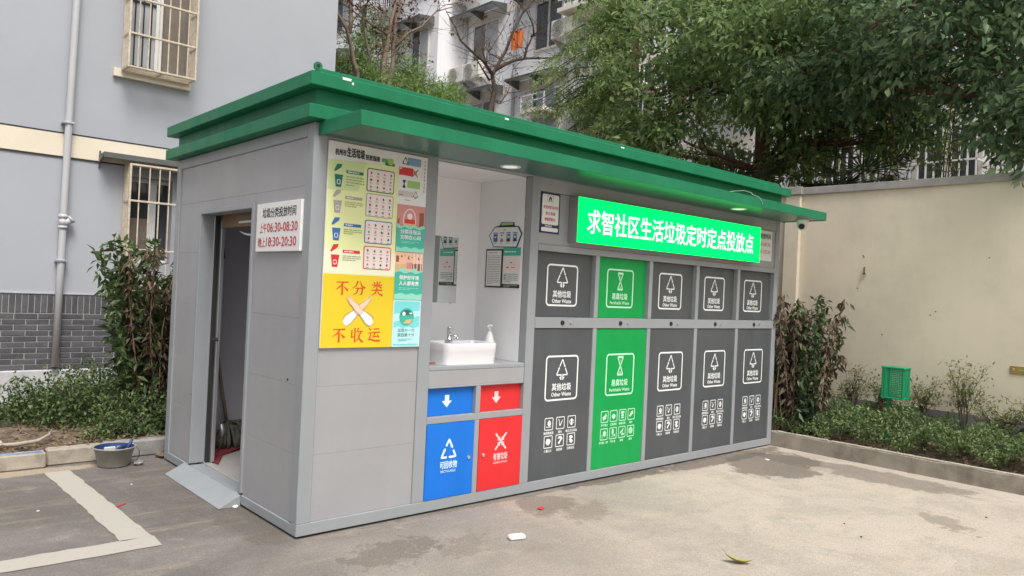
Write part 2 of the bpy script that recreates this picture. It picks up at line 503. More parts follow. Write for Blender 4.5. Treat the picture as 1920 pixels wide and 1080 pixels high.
class MB:
    """collects vertices in world coordinates and links them as one mesh object"""

    def __init__(s):
        s.v, s.f, s.m = [], [], []

    def add(s, vs_, fs, mt=None):
        o = len(s.v)
        s.v += [tuple(p) for p in vs_]
        for f in fs:
            s.f.append([i + o for i in f])
            s.m.append(mt)
        return s

    def box(s, x0, x1, y0, y1, z0, z1, mt=None):
        if x0 > x1: x0, x1 = x1, x0
        if y0 > y1: y0, y1 = y1, y0
        if z0 > z1: z0, z1 = z1, z0
        vs_ = [(x0, y0, z0), (x1, y0, z0), (x1, y1, z0), (x0, y1, z0), (x0, y0, z1), (x1, y0, z1), (x1, y1, z1), (x0, y1, z1)]
        return s.add(vs_, [(0, 3, 2, 1), (4, 5, 6, 7), (0, 1, 5, 4), (1, 2, 6, 5), (2, 3, 7, 6), (3, 0, 4, 7)], mt)

    def cbox(s, x0, x1, y0, y1, z0, z1, c=0.003, mt=None):
        lo, hi = (x0, y0, z0), (x1, y1, z1)
        c = min(c, 0.45 * min(hi[i] - lo[i] for i in range(3)))
        idx, vs_, fs = {}, [], []
        for a in range(3):
            b_, d_ = [i for i in range(3) if i != a]
            for sa in (0, 1):
                for sb in (0, 1):
                    for sd in (0, 1):
                        p = [0, 0, 0]
                        p[a] = hi[a] if sa else lo[a]
                        p[b_] = hi[b_] - c if sb else lo[b_] + c
                        p[d_] = hi[d_] - c if sd else lo[d_] + c
                        sg = [0, 0, 0]
                        sg[a], sg[b_], sg[d_] = sa, sb, sd
                        idx[(a, tuple(sg))] = len(vs_)
                        vs_.append(p)
        for a in range(3):
            b_, d_ = [i for i in range(3) if i != a]
            for sa in (0, 1):
                q = []
                for sb, sd in ((0, 0), (1, 0), (1, 1), (0, 1)):
                    sg = [0, 0, 0]
                    sg[a], sg[b_], sg[d_] = sa, sb, sd
                    q.append(idx[(a, tuple(sg))])
                fs.append(q)
        for e in range(3):
            b_, d_ = [i for i in range(3) if i != e]
            for sb in (0, 1):
                for sd in (0, 1):
                    q = []
                    for a, se in ((b_, 0), (b_, 1), (d_, 1), (d_, 0)):
                        sg = [0, 0, 0]
                        sg[e], sg[b_], sg[d_] = se, sb, sd
                        q.append(idx[(a, tuple(sg))])
                    fs.append(q)
        for sg in [(i, j, k) for i in (0, 1) for j in (0, 1) for k in (0, 1)]:
            fs.append([idx[(a, sg)] for a in range(3)])
        return s.add(vs_, fs, mt)

    def tube(s, pts, r, n=8, mt=None, cap=True):
        pts = [Vector(p) for p in pts]
        rs = r if isinstance(r, (list, tuple)) else [r] * len(pts)
        rings, vs_ = [], []
        prev = None
        for i, p in enumerate(pts):
            d = (pts[min(i + 1, len(pts) - 1)] - pts[max(i - 1, 0)])
            d = d.normalized() if d.length > 1e-9 else Vector((0, 0, 1))
            if prev is None:
                a = Vector((0, 0, 1)) if abs(d.z) < 0.9 else Vector((1, 0, 0))
            else:
                a = prev
            u = (a - d * a.dot(d))
            u = u.normalized() if u.length > 1e-6 else d.orthogonal().normalized()
            prev = u
            w = d.cross(u)
            for k in range(n):
                t = 2 * math.pi * k / n
                vs_.append(p + (u * math.cos(t) + w * math.sin(t)) * rs[i])
        fs = []
        for i in range(len(pts) - 1):
            for k in range(n):
                k2 = (k + 1) % n
                fs.append((i * n + k, i * n + k2, (i + 1) * n + k2, (i + 1) * n + k))
        if cap:
            fs.append(tuple(range(n - 1, -1, -1)))
            fs.append(tuple((len(pts) - 1) * n + k for k in range(n)))
        return s.add(vs_, fs, mt)

    def lathe(s, c, prof, n=24, mt=None, sx=1.0, sy=1.0):
        vs_, fs = [], []
        for r, z in prof:
            for k in range(n):
                t = 2 * math.pi * k / n
                vs_.append((c[0] + r * sx * math.cos(t), c[1] + r * sy * math.sin(t), c[2] + z))
        for i in range(len(prof) - 1):
            for k in range(n):
                k2 = (k + 1) % n
                fs.append((i * n + k, i * n + k2, (i + 1) * n + k2, (i + 1) * n + k))
        return s.add(vs_, fs, mt)

    def prism(s, poly, axis, a, b, mt=None):
        """2-D polygon extruded along axis from a to b; poly gives the two other coordinates in order"""
        n = len(poly)
        vs_ = []
        for h in (a, b):
            for p in poly:
                q = list(p)
                q.insert(axis, h)
                vs_.append(q)
        fs = [tuple(range(n - 1, -1, -1)), tuple(range(n, 2 * n))]
        fs += [(i, (i + 1) % n, n + (i + 1) % n, n + i) for i in range(n)]
        return s.add(vs_, fs, mt)

    def build(s, name, mt, parent=None, smooth=False, local=False):
        me = bpy.data.meshes.new(name)
        off = Vector((0, 0, 0))
        if parent is not None and not local:
            off = WLOC[parent.name]
        me.from_pydata([(v[0] - off.x, v[1] - off.y, v[2] - off.z) for v in s.v], [], s.f)
        names = []
        for q in s.m:
            q = q or mt
            if q not in names:
                names.append(q)
        for q in names:
            me.materials.append(M[q])
        if len(names) > 1:
            me.polygons.foreach_set('material_index', [names.index(q or mt) for q in s.m])
        if smooth:
            me.polygons.foreach_set('use_smooth', [True] * len(me.polygons))
        o = link(bpy.data.objects.new(name, me))
        if parent is not None:
            o.parent = parent
        WLOC[o.name] = off
        return o


def solo(name, mb, mt, loc, label, cat, group=None, smooth=False):
    """a thing made of one mesh, with its origin at loc"""
    me = bpy.data.meshes.new(name)
    L_ = Vector(loc)
    me.from_pydata([tuple(Vector(v) - L_) for v in mb.v], [], mb.f)
    names = []
    for q in mb.m:
        q = q or mt
        if q not in names:
            names.append(q)
    for q in names:
        me.materials.append(M[q])
    me.polygons.foreach_set('material_index', [names.index(q or mt) for q in mb.m])
    if smooth:
        me.polygons.foreach_set('use_smooth', [True] * len(me.polygons))
    o = link(bpy.data.objects.new(name, me))
    o.location = loc
    WLOC[o.name] = L_
    return tag(o, label, cat, group)


TXT = {}


def text_mesh(body, bold):
    key = (body, bold)
    if key not in TXT:
        c = bpy.data.curves.new('lettering', 'FONT')
        c.body = body
        c.size = 1
        c.resolution_u = 2
        c.offset = bold
        o = bpy.data.objects.new('lettering', c)
        me = bpy.data.meshes.new_from_object(o)
        v = [(q.co.x, q.co.y) for q in me.vertices]
        f = [list(q.vertices) for q in me.polygons]
        bpy.data.objects.remove(o)
        bpy.data.curves.remove(c)
        bpy.data.meshes.remove(me)
        TXT[key] = (v, f)
    return TXT[key]


class Print(MB):
    """flat print on a plate: P0 + U*u + V*v + N*layer"""

    def __init__(s, P0, side='front', sc=1.0):
        super().__init__()
        s.P = Vector(P0)
        s.V = Vector((0, 0, 1))
        s.U = Vector((1, 0, 0)) if side == 'front' else Vector((0, -1, 0))
        s.N = s.U.cross(s.V)
        s.l = 0.0008
        s.k = 0

    def q(s, u, v):
        return s.P + s.U * u + s.V * v + s.N * (s.l + (s.k % 40) * 0.00001)

    def add(s, vs_, fs, mt=None):
        s.k += 1          # every printed shape lies a hair above the one before
        return super().add(vs_, fs, mt)

    def layer(s, k):
        s.l = 0.0008 * k
        return s

    def poly(s, pts, mt):
        return s.add([s.q(*p) for p in pts], [tuple(range(len(pts)))], mt)

    def rect(s, u0, v0, u1, v1, mt):
        return s.poly([(u0, v0), (u1, v0), (u1, v1), (u0, v1)], mt)

    def rr(s, u0, v0, u1, v1, r, n=5):
        out = []
        for cx, cy, a in ((u1 - r, v0 + r, -90), (u1 - r, v1 - r, 0), (u0 + r, v1 - r, 90), (u0 + r, v0 + r, 180)):
            for k in range(n + 1):
                t = R(a + 90 * k / n)
                out.append((cx + r * math.cos(t), cy + r * math.sin(t)))
        return out

    def rrect(s, u0, v0, u1, v1, r, mt):
        return s.poly(s.rr(u0, v0, u1, v1, r), mt)

    def rring(s, u0, v0, u1, v1, r, w, mt):
        a = s.rr(u0, v0, u1, v1, r)
        b = s.rr(u0 + w, v0 + w, u1 - w, v1 - w, max(r - w, 0.0005))
        n = len(a)
        return s.add([s.q(*p) for p in a + b], [(i, (i + 1) % n, n + (i + 1) % n, n + i) for i in range(n)], mt)

    def disc(s, u, v, rx, mt, ry=None, n=18, a0=0, a1=360):
        ry = ry or rx
        full = abs(a1 - a0) >= 360
        k = n if full else n + 1
        return s.poly([(u + rx * math.cos(R(a0 + (a1 - a0) * i / n)), v + ry * math.sin(R(a0 + (a1 - a0) * i / n))) for i in range(k)], mt)

    def blob(s, u, v, rx, ry, mt, seed, n=14, jag=0.25):
        rd = random.Random(seed)
        return s.poly([(u + rx * (1 - jag * rd.random()) * math.cos(2 * math.pi * i / n),
                        v + ry * (1 - jag * rd.random()) * math.sin(2 * math.pi * i / n)) for i in range(n)], mt)

    def stroke(s, pts, w, mt, closed=False):
        pts = [Vector((p[0], p[1])) for p in pts]
        n = len(pts)
        ws = w if isinstance(w, (list, tuple)) else [w] * n
        if len(ws) != n:
            ws = [ws[0] + (ws[-1] - ws[0]) * i / (n - 1) for i in range(n)]
        a, b = [], []
        for i, p in enumerate(pts):
            p0 = pts[i - 1] if (i or closed) else p
            p1 = pts[(i + 1) % n] if (i < n - 1 or closed) else p
            d0 = (p - p0).normalized() if (p - p0).length > 1e-9 else (p1 - p).normalized()
            d1 = (p1 - p).normalized() if (p1 - p).length > 1e-9 else d0
            d = (d0 + d1)
            d = d.normalized() if d.length > 1e-6 else d1
            nn = Vector((-d.y, d.x))
            cs = max(0.5, abs(d.dot(d1)))
            a.append(p + nn * ws[i] * 0.5 / cs)
            b.append(p - nn * ws[i] * 0.5 / cs)
        fs = [(i, n + i, n + (i + 1) % n, (i + 1) % n) for i in range(n if closed else n - 1)]
        return s.add([s.q(*p) for p in a + b], fs, mt)

    def text(s, body, u0, v0, u1, v1, mt, bold=0.012):
        v, f = text_mesh(body, 0.0)
        xs = [p[0] for p in v]
        ys = [p[1] for p in v]
        x0, x1, y0, y1 = min(xs), max(xs), min(ys), max(ys)
        su, sv = (u1 - u0) / (x1 - x0), (v1 - v0) / (y1 - y0)
        l0 = s.l
        r = bold * 1.35
        offs = [(0, 0)] if bold <= 0 else [(0, 0), (r, 0), (-r, 0), (0, r * .8), (0, -r * .8)]
        for k, (du, dv) in enumerate(offs):
            s.l = l0 + k * 0.00012
            s.add([s.q(u0 + (p[0] - x0 + du) * su, v0 + (p[1] - y0 + dv) * sv) for p in v], f, mt)
        s.l = l0
        return s

    def dashes(s, u0, v0, u1, v1, rows, mt, seed=1, h=0.45):
        """rows of print too small to read"""
        rd = random.Random(seed)
        ph = (v1 - v0) / rows
        for i in range(rows):
            y = v1 - (i + 0.5) * ph
            e = u1 if i < rows - 1 else u0 + (u1 - u0) * (0.4 + 0.4 * rd.random())
            x = u0
            while x < e - 0.003:
                w = min(e - x, (u1 - u0) * (0.12 + 0.2 * rd.random()))
                s.rect(x, y - ph * h / 2, x + w, y + ph * h / 2, mt)
                x += w + (u1 - u0) * 0.03
        return s


def copy_tree(o, parent=None):
    c = link(o.copy())
    if parent is not None:
        c.parent = parent
    for ch in list(o.children):
        copy_tree(ch, c)
    return c


def leaf_mesh(name, base, axis, normal, length, width, fold=0.12, arch=0.10):
    """numpy arrays (n,3) -> folded leaves of two quads each"""
    n = len(base)
    axis = axis / np.linalg.norm(axis, axis=1, keepdims=True)
    side = np.cross(axis, normal)
    side /= np.maximum(np.linalg.norm(side, axis=1, keepdims=True), 1e-6)
    nrm = np.cross(side, axis)
    L_ = length[:, None]
    W_ = width[:, None]
    mid = base + axis * L_ * 0.45 + nrm * L_ * (arch - fold * 0.5)
    lf = base + axis * L_ * 0.42 + side * W_ * 0.5 + nrm * L_ * (arch + fold * 0.3)
    rg = base + axis * L_ * 0.42 - side * W_ * 0.5 + nrm * L_ * (arch + fold * 0.3)
    tip = base + axis * L_
    v = np.stack([base, rg, tip, lf, mid], 1).reshape(-1, 3)
    k = np.arange(n)[:, None] * 5
    quads = np.concatenate([k + np.array([[0, 1, 2, 4]]), k + np.array([[0, 4, 2, 3]])], 1).reshape(-1, 4)
    me = bpy.data.meshes.new(name)
    me.vertices.add(len(v))
    me.vertices.foreach_set('co', v.astype(np.float32).ravel())
    me.loops.add(len(quads) * 4)
    me.loops.foreach_set('vertex_index', quads.astype(np.int32).ravel())
    me.polygons.add(len(quads))
    me.polygons.foreach_set('loop_start', np.arange(0, len(quads) * 4, 4, dtype=np.int32))
    me.update(calc_edges=True)
    return me


def foliage(name, parent, mt, base, axis, normal, length, width, kind=True, **kw):
    off = np.array(WLOC[parent.name])
    me = leaf_mesh(name, base - off, axis, normal, length, width, **kw)
    me.materials.append(M[mt])
    o = link(bpy.data.objects.new(name, me))
    o.parent = parent
    if kind:
        o['kind'] = 'stuff'
    WLOC[o.name] = Vector(off)
    return o


def rand_unit(n):
    v = rng.normal(size=(n, 3))
    return v / np.linalg.norm(v, axis=1, keepdims=True)


def clusters(tips, dirs, per, lmin, lmax, wr, droop=0.45, spread=0.8, gap=0.06):
    """whorls of leaves at twig tips"""
    n = len(tips)
    t = np.repeat(tips, per, 0)
    d = np.repeat(dirs, per, 0)
    rad = rand_unit(n * per)
    ax = rad * spread + d * 0.45 + np.array([0, 0, -droop])
    base = t + rad * gap * rng.random((n * per, 1)) + d * gap * rng.normal(size=(n * per, 1))
    nrm = np.array([0, 0, 1.0]) + 0.55 * rng.normal(size=(n * per, 3))
    L_ = lmin + (lmax - lmin) * rng.random(n * per)
    return base, ax, nrm, L_, L_ * wr * (0.8 + 0.4 * rng.random(n * per))


def blob_points(blobs, dens, shell=0.55):
    """points in a union of ellipsoids, thick towards the outside; uneven"""
    P, D = [], []
    for (cx, cy, cz, rx, ry, rz) in blobs:
        n = int(dens * (rx * ry * rz) ** (2 / 3))
        u = rand_unit(n)
        r = shell + (1 - shell) * rng.random((n, 1)) ** 0.6
        r *= 0.86 + 0.28 * rng.random((n, 1))
        lump = 1 + 0.16 * np.sin(u[:, :1] * 7 + cx * 3) * np.sin(u[:, 1:2] * 6 + cy * 5) + 0.12 * np.sin(u[:, 2:3] * 9 + cz * 2)
        p = np.array([cx, cy, cz]) + u * r * lump * np.array([rx, ry, rz])
        g = np.sin(p[:, 0] * 5.1) + np.sin(p[:, 1] * 4.7 + 1.3) + np.sin(p[:, 2] * 5.9 + 0.7) + 0.6 * rng.normal(size=n)
        k = g > -1.35
        P.append(p[k])
        D.append(u[k])
    return np.concatenate(P), np.concatenate(D)


def limb(mb, a, b, r0, r1, n=7, wob=0.12, seg=6):
    a, b = Vector(a), Vector(b)
    d = b - a
    pts, rs = [], []
    o1 = Vector((random.uniform(-1, 1), random.uniform(-1, 1), random.uniform(-0.3, 0.6))) * d.length * wob
    for i in range(seg + 1):
        t = i / seg
        pts.append(a + d * t + o1 * math.sin(math.pi * t) + Vector((random.uniform(-1, 1), random.uniform(-1, 1), 0)) * d.length * 0.012)
        rs.append(r0 + (r1 - r0) * t)
    mb.tube(pts, rs, n)
    return pts

# ================================================================== the setting
mb = MB()
mb.add([(-300, -300, 0), (300, -300, 0), (300, 300, 0), (-300, 300, 0)], [(0, 1, 2, 3)])
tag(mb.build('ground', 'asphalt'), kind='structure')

# painted bay corner, 4 mm above the asphalt
mb = MB()


def strip(p0, p1, w, n=26, jit=0.006):
    p0, p1 = Vector(p0), Vector(p1)
    d = (p1 - p0)
    nn = Vector((-d.y, d.x)).normalized() * w / 2
    vs_ = []
    for i in range(n + 1):
        c = p0 + d * i / n
        for sgn in (1, -1):
            q = c + nn * sgn + Vector((random.uniform(-jit, jit), random.uniform(-jit, jit)))
            vs_.append((q.x, q.y, 0.004))
    mb.add(vs_, [(2 * i, 2 * i + 1, 2 * i + 3, 2 * i + 2) for i in range(n)])


strip((-0.76, 2.34), (-0.715, 0.50), 0.165)
strip((-0.632, 0.41), (-3.4, 0.47), 0.185, 40)
tag(mb.build('parking_line', 'road_paint'), kind='structure')


def bumpy_sheet(name, x0, x1, y0, y1, z, nx, ny, amp, mt, seed):
    rd = np.random.default_rng(seed)
    xs, ys = np.linspace(x0, x1, nx), np.linspace(y0, y1, ny)
    h = np.zeros((nx, ny))
    for k in range(14):
        fx, fy, ph = rd.uniform(1, 14), rd.uniform(1, 14), rd.uniform(0, 6)
        h += np.sin(xs[:, None] * fx + ys[None, :] * fy + ph) / (3 + 0.5 * (fx + fy))
    h = z + amp * h + rd.uniform(-amp, amp, (nx, ny)) * 0.25
    b = MB()
    b.add([(xs[i], ys[j], h[i, j]) for i in range(nx) for j in range(ny)],
          [(i * ny + j, (i + 1) * ny + j, (i + 1) * ny + j + 1, i * ny + j + 1) for i in range(nx - 1) for j in range(ny - 1)])
    return tag(b.build(name, mt, smooth=True), kind='structure')


bumpy_sheet('soil_bed', -5.0, 3.0, 2.62, 5.19, 0.11, 110, 44, 0.035, 'soil', 3)
bumpy_sheet('planting_soil', 5.46, 6.49, -5.0, 3.2, 0.12, 30, 110, 0.025, 'soil', 4)
bumpy_sheet('back_yard', 6.66, 13.9, -8.0, 34.0, 0.06, 30, 60, 0.03, 'soil', 5)

# left kerb of separate stones
kerb = link(bpy.data.objects.new('kerb', None))
kerb.location = (0, 2.55, 0)
WLOC['kerb'] = Vector((0, 2.55, 0))
tag(kerb, kind='structure')
kx = -0.80
for (x0, x1, y, h, mt) in ((-5.2, -4.3, 2.5, .118, 'kerb_stone'), (-4.28, -3.36, 2.51, .115, 'kerb_stone'), (-3.34, -2.42, 2.50, .12, 'kerb_stone'),
                           (-2.40, -1.13, 2.505, .118, 'kerb_stone'), (-1.125, -0.80, 2.50, .120, 'kerb_stone'),
                           (-0.79, -0.40, 2.545, .128, 'kerb_stone'), (-0.39, 0.35, 2.56, .135, 'kerb_grey'), (0.36, 1.3, 2.55, .13, 'kerb_grey')):
    b = MB().cbox(x0, x1, y, y + 0.11, 0.0, h, 0.012)
    o = b.build('kerb_stone', mt, kerb)
    if x0 == -1.125:
        q = MB().box(-1.10, -0.83, y + 0.012, y + 0.09, h + 0.001, h + 0.003)
        p = q.build('paint_smear', 'blue_paint', o)
        p['label'] = 'faded blue paint on top of the kerb stone'

# right planter kerb, one cast concrete upstand
b = MB()
ys = np.linspace(0.02, -5.0, 60)
prof = [(5.355, 0.0), (5.36, 0.142), (5.372, 0.152), (5.455, 0.150), (5.46, 0.0)]
vs_ = []
for y in ys:
    for (x, z) in prof:
        vs_.append((x + random.uniform(-.004, .004), y, z + (random.uniform(-.006, .006) if z > 0.1 else 0)))
b.add(vs_, [(i * 5 + k, i * 5 + k + 1, (i + 1) * 5 + k + 1, (i + 1) * 5 + k) for i in range(59) for k in range(4)])
pk = tag(b.build('planter_kerb', 'concrete'), kind='structure')
b = MB()
for y0, y1 in ((-0.05, -0.60), (-0.63, -1.4), (-1.42, -2.5), (-2.52, -4.9)):
    b.box(5.368, 5.40, y1, y0, 0.151, 0.160)
o = b.build('mortar_edge', 'concrete_pale', pk)

# ================================================================== left apartment building
FY = 5.2
bld = thing('apartment_building', (1.0, FY, 0), 'blue-grey rendered apartment building with grey brick base behind the kiosk at left', 'building')
XR, XL, HT = 2.86, -9.0, 13.0
b = MB()
b.box(XL, XR, FY, FY + 0.3, 0.0, 0.43)
b.box(XL, XR, FY + 0.0005, FY + 0.3, 0.43, 1.247)
b.build('mortar_backing', 'mortar', bld)
# wall with two window openings
b = MB()
W1 = (0.405, 0.86, 1.62, 2.60)      # lower opening x0,x1,z0,z1
W2 = (0.285, 1.03, 3.80, 5.35)
for (x0, x1, z0, z1) in ((XL, W2[0], 1.247, HT), (1.03, XR, 1.247, HT), (W2[0], 1.03, 5.35, HT), (W2[0], 1.03, 2.60, 3.80),
                         (W2[0], 1.03, 1.247, 1.62), (W2[0], W1[0], 1.62, 2.60), (0.86, 1.03, 1.62, 2.60)):
    b.box(x0, x1, FY, FY + 0.25, z0, z1)
b.build('wall', 'wall_bluegrey', bld)
MB().box(XR, XR + 0.01, FY + 0.0, FY + 11, 0, HT).build('end_wall', 'wall_bluegrey', bld)
MB().box(XL, XR, FY + 0.31, FY + 11, 0.0, HT - 0.05).build('core', 'wall_bluegrey', bld)
MB().cbox(XL, XR, FY - 0.035, FY, 0.0, 0.435, 0.01).build('plinth', 'plinth_white', bld)
MB().box(XL, XR - 0.002, FY - 0.012, FY, 1.240, 1.252).build('render_edge', 'plinth_white', bld)
MB().box(XL, XR - 0.002, FY - 0.012, FY, 2.715, 2.955).build('string_course', 'band_cream', bld)
for z in (2.70, 2.955):
    MB().box(XL, XR - 0.002, FY - 0.014, FY, z, z + 0.015).build('band_line', 'dark_line', bld)
# bricks: soldier course over running bond, shared meshes
SHARED = {}


def shared_box(key, sx, sy, sz, mt, c=0.003):
    if key not in SHARED:
        q = MB().cbox(-sx / 2, sx / 2, -sy / 2, sy / 2, -sz / 2, sz / 2, c)
        me = bpy.data.meshes.new(key)
        me.from_pydata(q.v, [], q.f)
        me.materials.append(M[mt])
        SHARED[key] = me
    return SHARED[key]


def piece(name, me, loc, parent):
    o = link(bpy.data.objects.new(name, me))
    o.parent = parent
    o.location = Vector(loc) - WLOC[parent.name]
    return o


bm3 = ('brick_grey', 'brick_grey_b', 'brick_grey_c')
BX0, BX1 = -3.0, 1.45
x = BX0
while x < BX1:
    k = random.randrange(3)
    piece('brick', shared_box('soldier%d' % k, 0.0495, 0.012, 0.195, bm3[k]), (x + 0.027, FY + random.uniform(-.001, .001), 1.137), bld)
    x += 0.0575
for row in range(10):
    z = 1.032 - 0.0597 * (row + 0.5)
    x = BX0 - (0.107 if row % 2 else 0.0)
    while x < BX1:
        k = random.randrange(3)
        w = 0.205
        piece('brick', shared_box('stretcher%d' % k, w, 0.012, 0.0505, bm3[k]), (x + w / 2, FY + random.uniform(-.001, .001), z), bld)
        x += w + 0.009
# far part of the brick base, outside the view
MB().box(XL, BX0 - 0.002, FY - 0.012, FY + 0.01, 0.44, 1.236).build('brick_course', 'brick_grey', bld)
MB().box(BX1 + 0.22, XR - 0.003, FY - 0.012, FY + 0.01, 0.44, 1.236).build('brick_course', 'brick_grey', bld)


def near_window(x0, x1, z0, z1, split, label):
    f = MB()
    f.box(x0, x1, FY + 0.235, FY + 0.245, z0, z1)
    rec = f.build('window', 'recess_brown', bld)
    rec['label'] = label
    f = MB()
    w = 0.045
    for (a, c, d, e) in ((x0, x1, z1 - w, z1), (x0, x1, z0, z0 + w), (x0, x0 + w, z0 + w, z1 - w), (split - w, split, z0 + w, z1 - w), (split, split + 0.03, z0 + w, z1 - w)):
        f.cbox(a, c, FY + 0.16, FY + 0.21, d, e, 0.004)
    f.build('frame', 'win_white', rec)
    return rec


wl = near_window(*W1, 0.70, 'white framed window behind the lower bar cage')
MB().box(0.45, 0.655, FY + 0.19, FY + 0.195, 2.14, 2.555).build('pane', 'pane_dark', wl)
MB().box(0.45, 0.655, FY + 0.185, FY + 0.195, 1.665, 2.14).build('pane', 'recess_brown', wl)
MB().box(0.735, 0.86, FY + 0.19, FY + 0.195, 1.665, 2.555).build('pane', 'pane_dark', wl)
wu = near_window(0.285, 1.03, 3.80, 5.35, 0.68, 'white framed window behind the upper bar cage')
MB().box(0.33, 0.635, FY + 0.19, FY + 0.195, 3.845, 5.305).build('pane', 'pane_pale', wu)
MB().box(0.715, 1.03, FY + 0.215, FY + 0.22, 3.845, 5.305).build('pane', 'recess_brown', wu)
gb = MB()
for xx in (0.41, 0.50, 0.585):
    gb.box(xx, xx + 0.012, FY + 0.175, FY + 0.187, 3.845, 5.305)
for zz in (3.87, 4.25, 4.62):
    gb.box(0.33, 0.635, FY + 0.172, FY + 0.188, zz, zz + 0.022)
gb.build('inner_grille', 'black', wu)
MB().cbox(0.165, 0.99, FY - 0.05, FY, 3.675, 3.765, 0.004).build('window_sill', 'band_cream', bld)


def cage(x0, x1, y0, y1, z0, z1, rails, nf, ns, floor_slats, top, label):
    """projecting bar cage: frame with loose bars as pieces"""
    t = 0.022
    f = MB()
    for xx in (x0, x1 - t):
        f.cbox(xx, xx + t, y0, y0 + t, z0, z1, 0.003)
        f.box(xx, xx + t, y1 - t, y1, z0, z1)
    for zz in [z0] + rails + ([z1 - t] if top else []):
        f.cbox(x0 + t, x1 - t, y0 - 0.002, y0 + t, zz, zz + t, 0.003)
        for xx in (x0, x1 - t):
            f.box(xx + 0.002, xx + t - 0.002, y0 + t, y1 - t, zz, zz + t)
    f.box(x0 + t, x1 - t, y1 - t, y1, z0, z0 + t)
    xm = (x0 + x1) / 2
    f.box(xm - t / 2, xm + t / 2, y0 + t, y1 - t, z0 - 0.002, z0 + t)
    fr = f.build('window_cage', 'cage_metal', bld)
    fr['label'] = label
    mef = shared_box('cagebar%g' % (z1 - z0), 0.013, 0.013, z1 - z0 - 0.01, 'cage_metal', 0.002)
    for i in range(1, nf + 1):
        piece('bar', mef, (x0 + (x1 - x0) * i / (nf + 1), y0 + 0.012, (z0 + z1) / 2), fr)
    for xx in (x0 + t / 2, x1 - t / 2):
        for i in range(1, ns + 1):
            piece('bar', mef, (xx, y0 + (y1 - y0) * i / (ns + 1), (z0 + z1) / 2), fr)
    me = shared_box('slat%g' % (x1 - x0), x1 - x0 - 2 * t, 0.018, 0.012, 'cage_metal', 0.002)
    for i in range(1, floor_slats + 1):
        piece('slat', me, (xm, y0 + (y1 - y0) * i / (floor_slats + 1), z0 + 0.010), fr)
    if top:
        for i in range(1, floor_slats + 1):
            piece('slat', me, (xm, y0 + (y1 - y0) * i / (floor_slats + 1), z1 - 0.010), fr)
    return fr


cage(0.235, 0.965, 4.90, 5.14, 3.745, 5.40, [4.11, 4.50, 4.92], 6, 4, 4, False, 'rusty cream bar cage over the upper window')
cage(0.325, 0.955, 4.95, 5.19, 1.30, 2.71, [1.75, 2.29], 5, 4, 4, True, 'rusty cream bar cage over the lower window')
# slim awning arm above the lower cage
b = MB()
b.cbox(0.065, 1.05, 4.985, 5.19, 2.775, 2.795, 0.003)
b.cbox(0.065, 1.05, 4.97, 4.985, 2.74, 2.80, 0.003)
aw = b.build('awning', 'awning_grey', bld)
b = MB()
b.prism([(4.99, 2.772), (5.186, 2.772), (5.186, 2.69)], 0, 0.065, 0.085)
b.box(0.065, 0.085, 5.186, 5.199, 2.64, 2.83)
b.build('bracket', 'awning_grey', aw)
# downspout
b = MB()
PX = -0.26
b.tube([(PX - 0.012, 5.13, 0.47), (PX, 5.13, 1.6), (PX + 0.002, 5.13, 2.05), (PX + 0.01, 5.13, 3.0), (PX + 0.03, 5.13, 4.4), (PX + 0.06, 5.13, 7.0), (PX + 0.08, 5.13, 12.9)], 0.036, 14)
dp = b.build('downspout', 'pvc_pipe', bld, smooth=True)
b = MB()
for z0, z1 in ((1.94, 1.97), (2.05, 2.09)):
    b.tube([(PX, 5.13, z0), (PX, 5.13, z1)], 0.046, 14)
b.tube([(PX, 5.13, 1.97), (PX, 5.13, 2.05)], 0.041, 14)
b.tube([(PX, 5.13, 1.98), (PX + 0.075, 5.11, 2.045)], [0.034, 0.036], 12)
b.tube([(PX + 0.066, 5.112, 2.038), (PX + 0.082, 5.108, 2.052)], 0.043, 12)
b.build('pipe_joint', 'pvc_pipe', dp, smooth=True)
for z in (1.585, 3.055):
    b = MB()
    b.cbox(PX - 0.052, PX + 0.058, 5.085, 5.20, z, z + 0.022, 0.003)
    b.build('pipe_clip', 'alu', dp)

# ================================================================== boundary wall on the right
WX = 6.5
bw = thing('boundary_wall', (WX, -1, 0), 'tall beige rendered boundary wall with grey coping behind the hedge', 'wall')
MB().box(WX, WX + 0.16, -5.0, 12.0, 0.47, 2.80).build('rendered_face', 'wall_beige', bw)
MB().box(WX - 0.012, WX + 0.16, -5.0, 12.0, 0.0, 0.472).build('plinth', 'base_grey', bw)
MB().cbox(WX - 0.035, WX + 0.20, -5.0, 12.0, 2.80, 2.885, 0.006).build('coping', 'coping', bw)
MB().cbox(WX - 0.055, WX, 0.36, 0.55, 0.0, 2.80, 0.008).build('pillar', 'wall_beige', bw)
MB().cbox(WX - 0.085, WX - 0.036, 0.335, 0.575, 2.80, 2.893, 0.006).build('pillar_cap', 'coping', bw)
b = MB()
b.tube([(6.50, -0.405, 1.945), (6.478, -0.407, 1.94), (6.478, -0.408, 1.885)], 0.006, 6)
b.tube([(6.478, -0.408, 1.885), (6.478, -0.409, 1.865)], [0.008, 0.02], 8)
o = b.build('bracket_stub', 'black', bw)
o['label'] = 'short rusty metal stub sticking out of the wall'
b = MB()
for (y, z) in ((-0.39, 2.06), (-0.33, 1.71), (-1.1, 1.45), (-1.15, 1.49), (-0.62, 1.21), (-1.62, 2.05), (-0.38, 2.075)):
    b.box(WX - 0.003, WX, y - 0.007, y + 0.004, z - 0.006, z + 0.005)
b.build('nail_hole', 'dark_gap', bw)

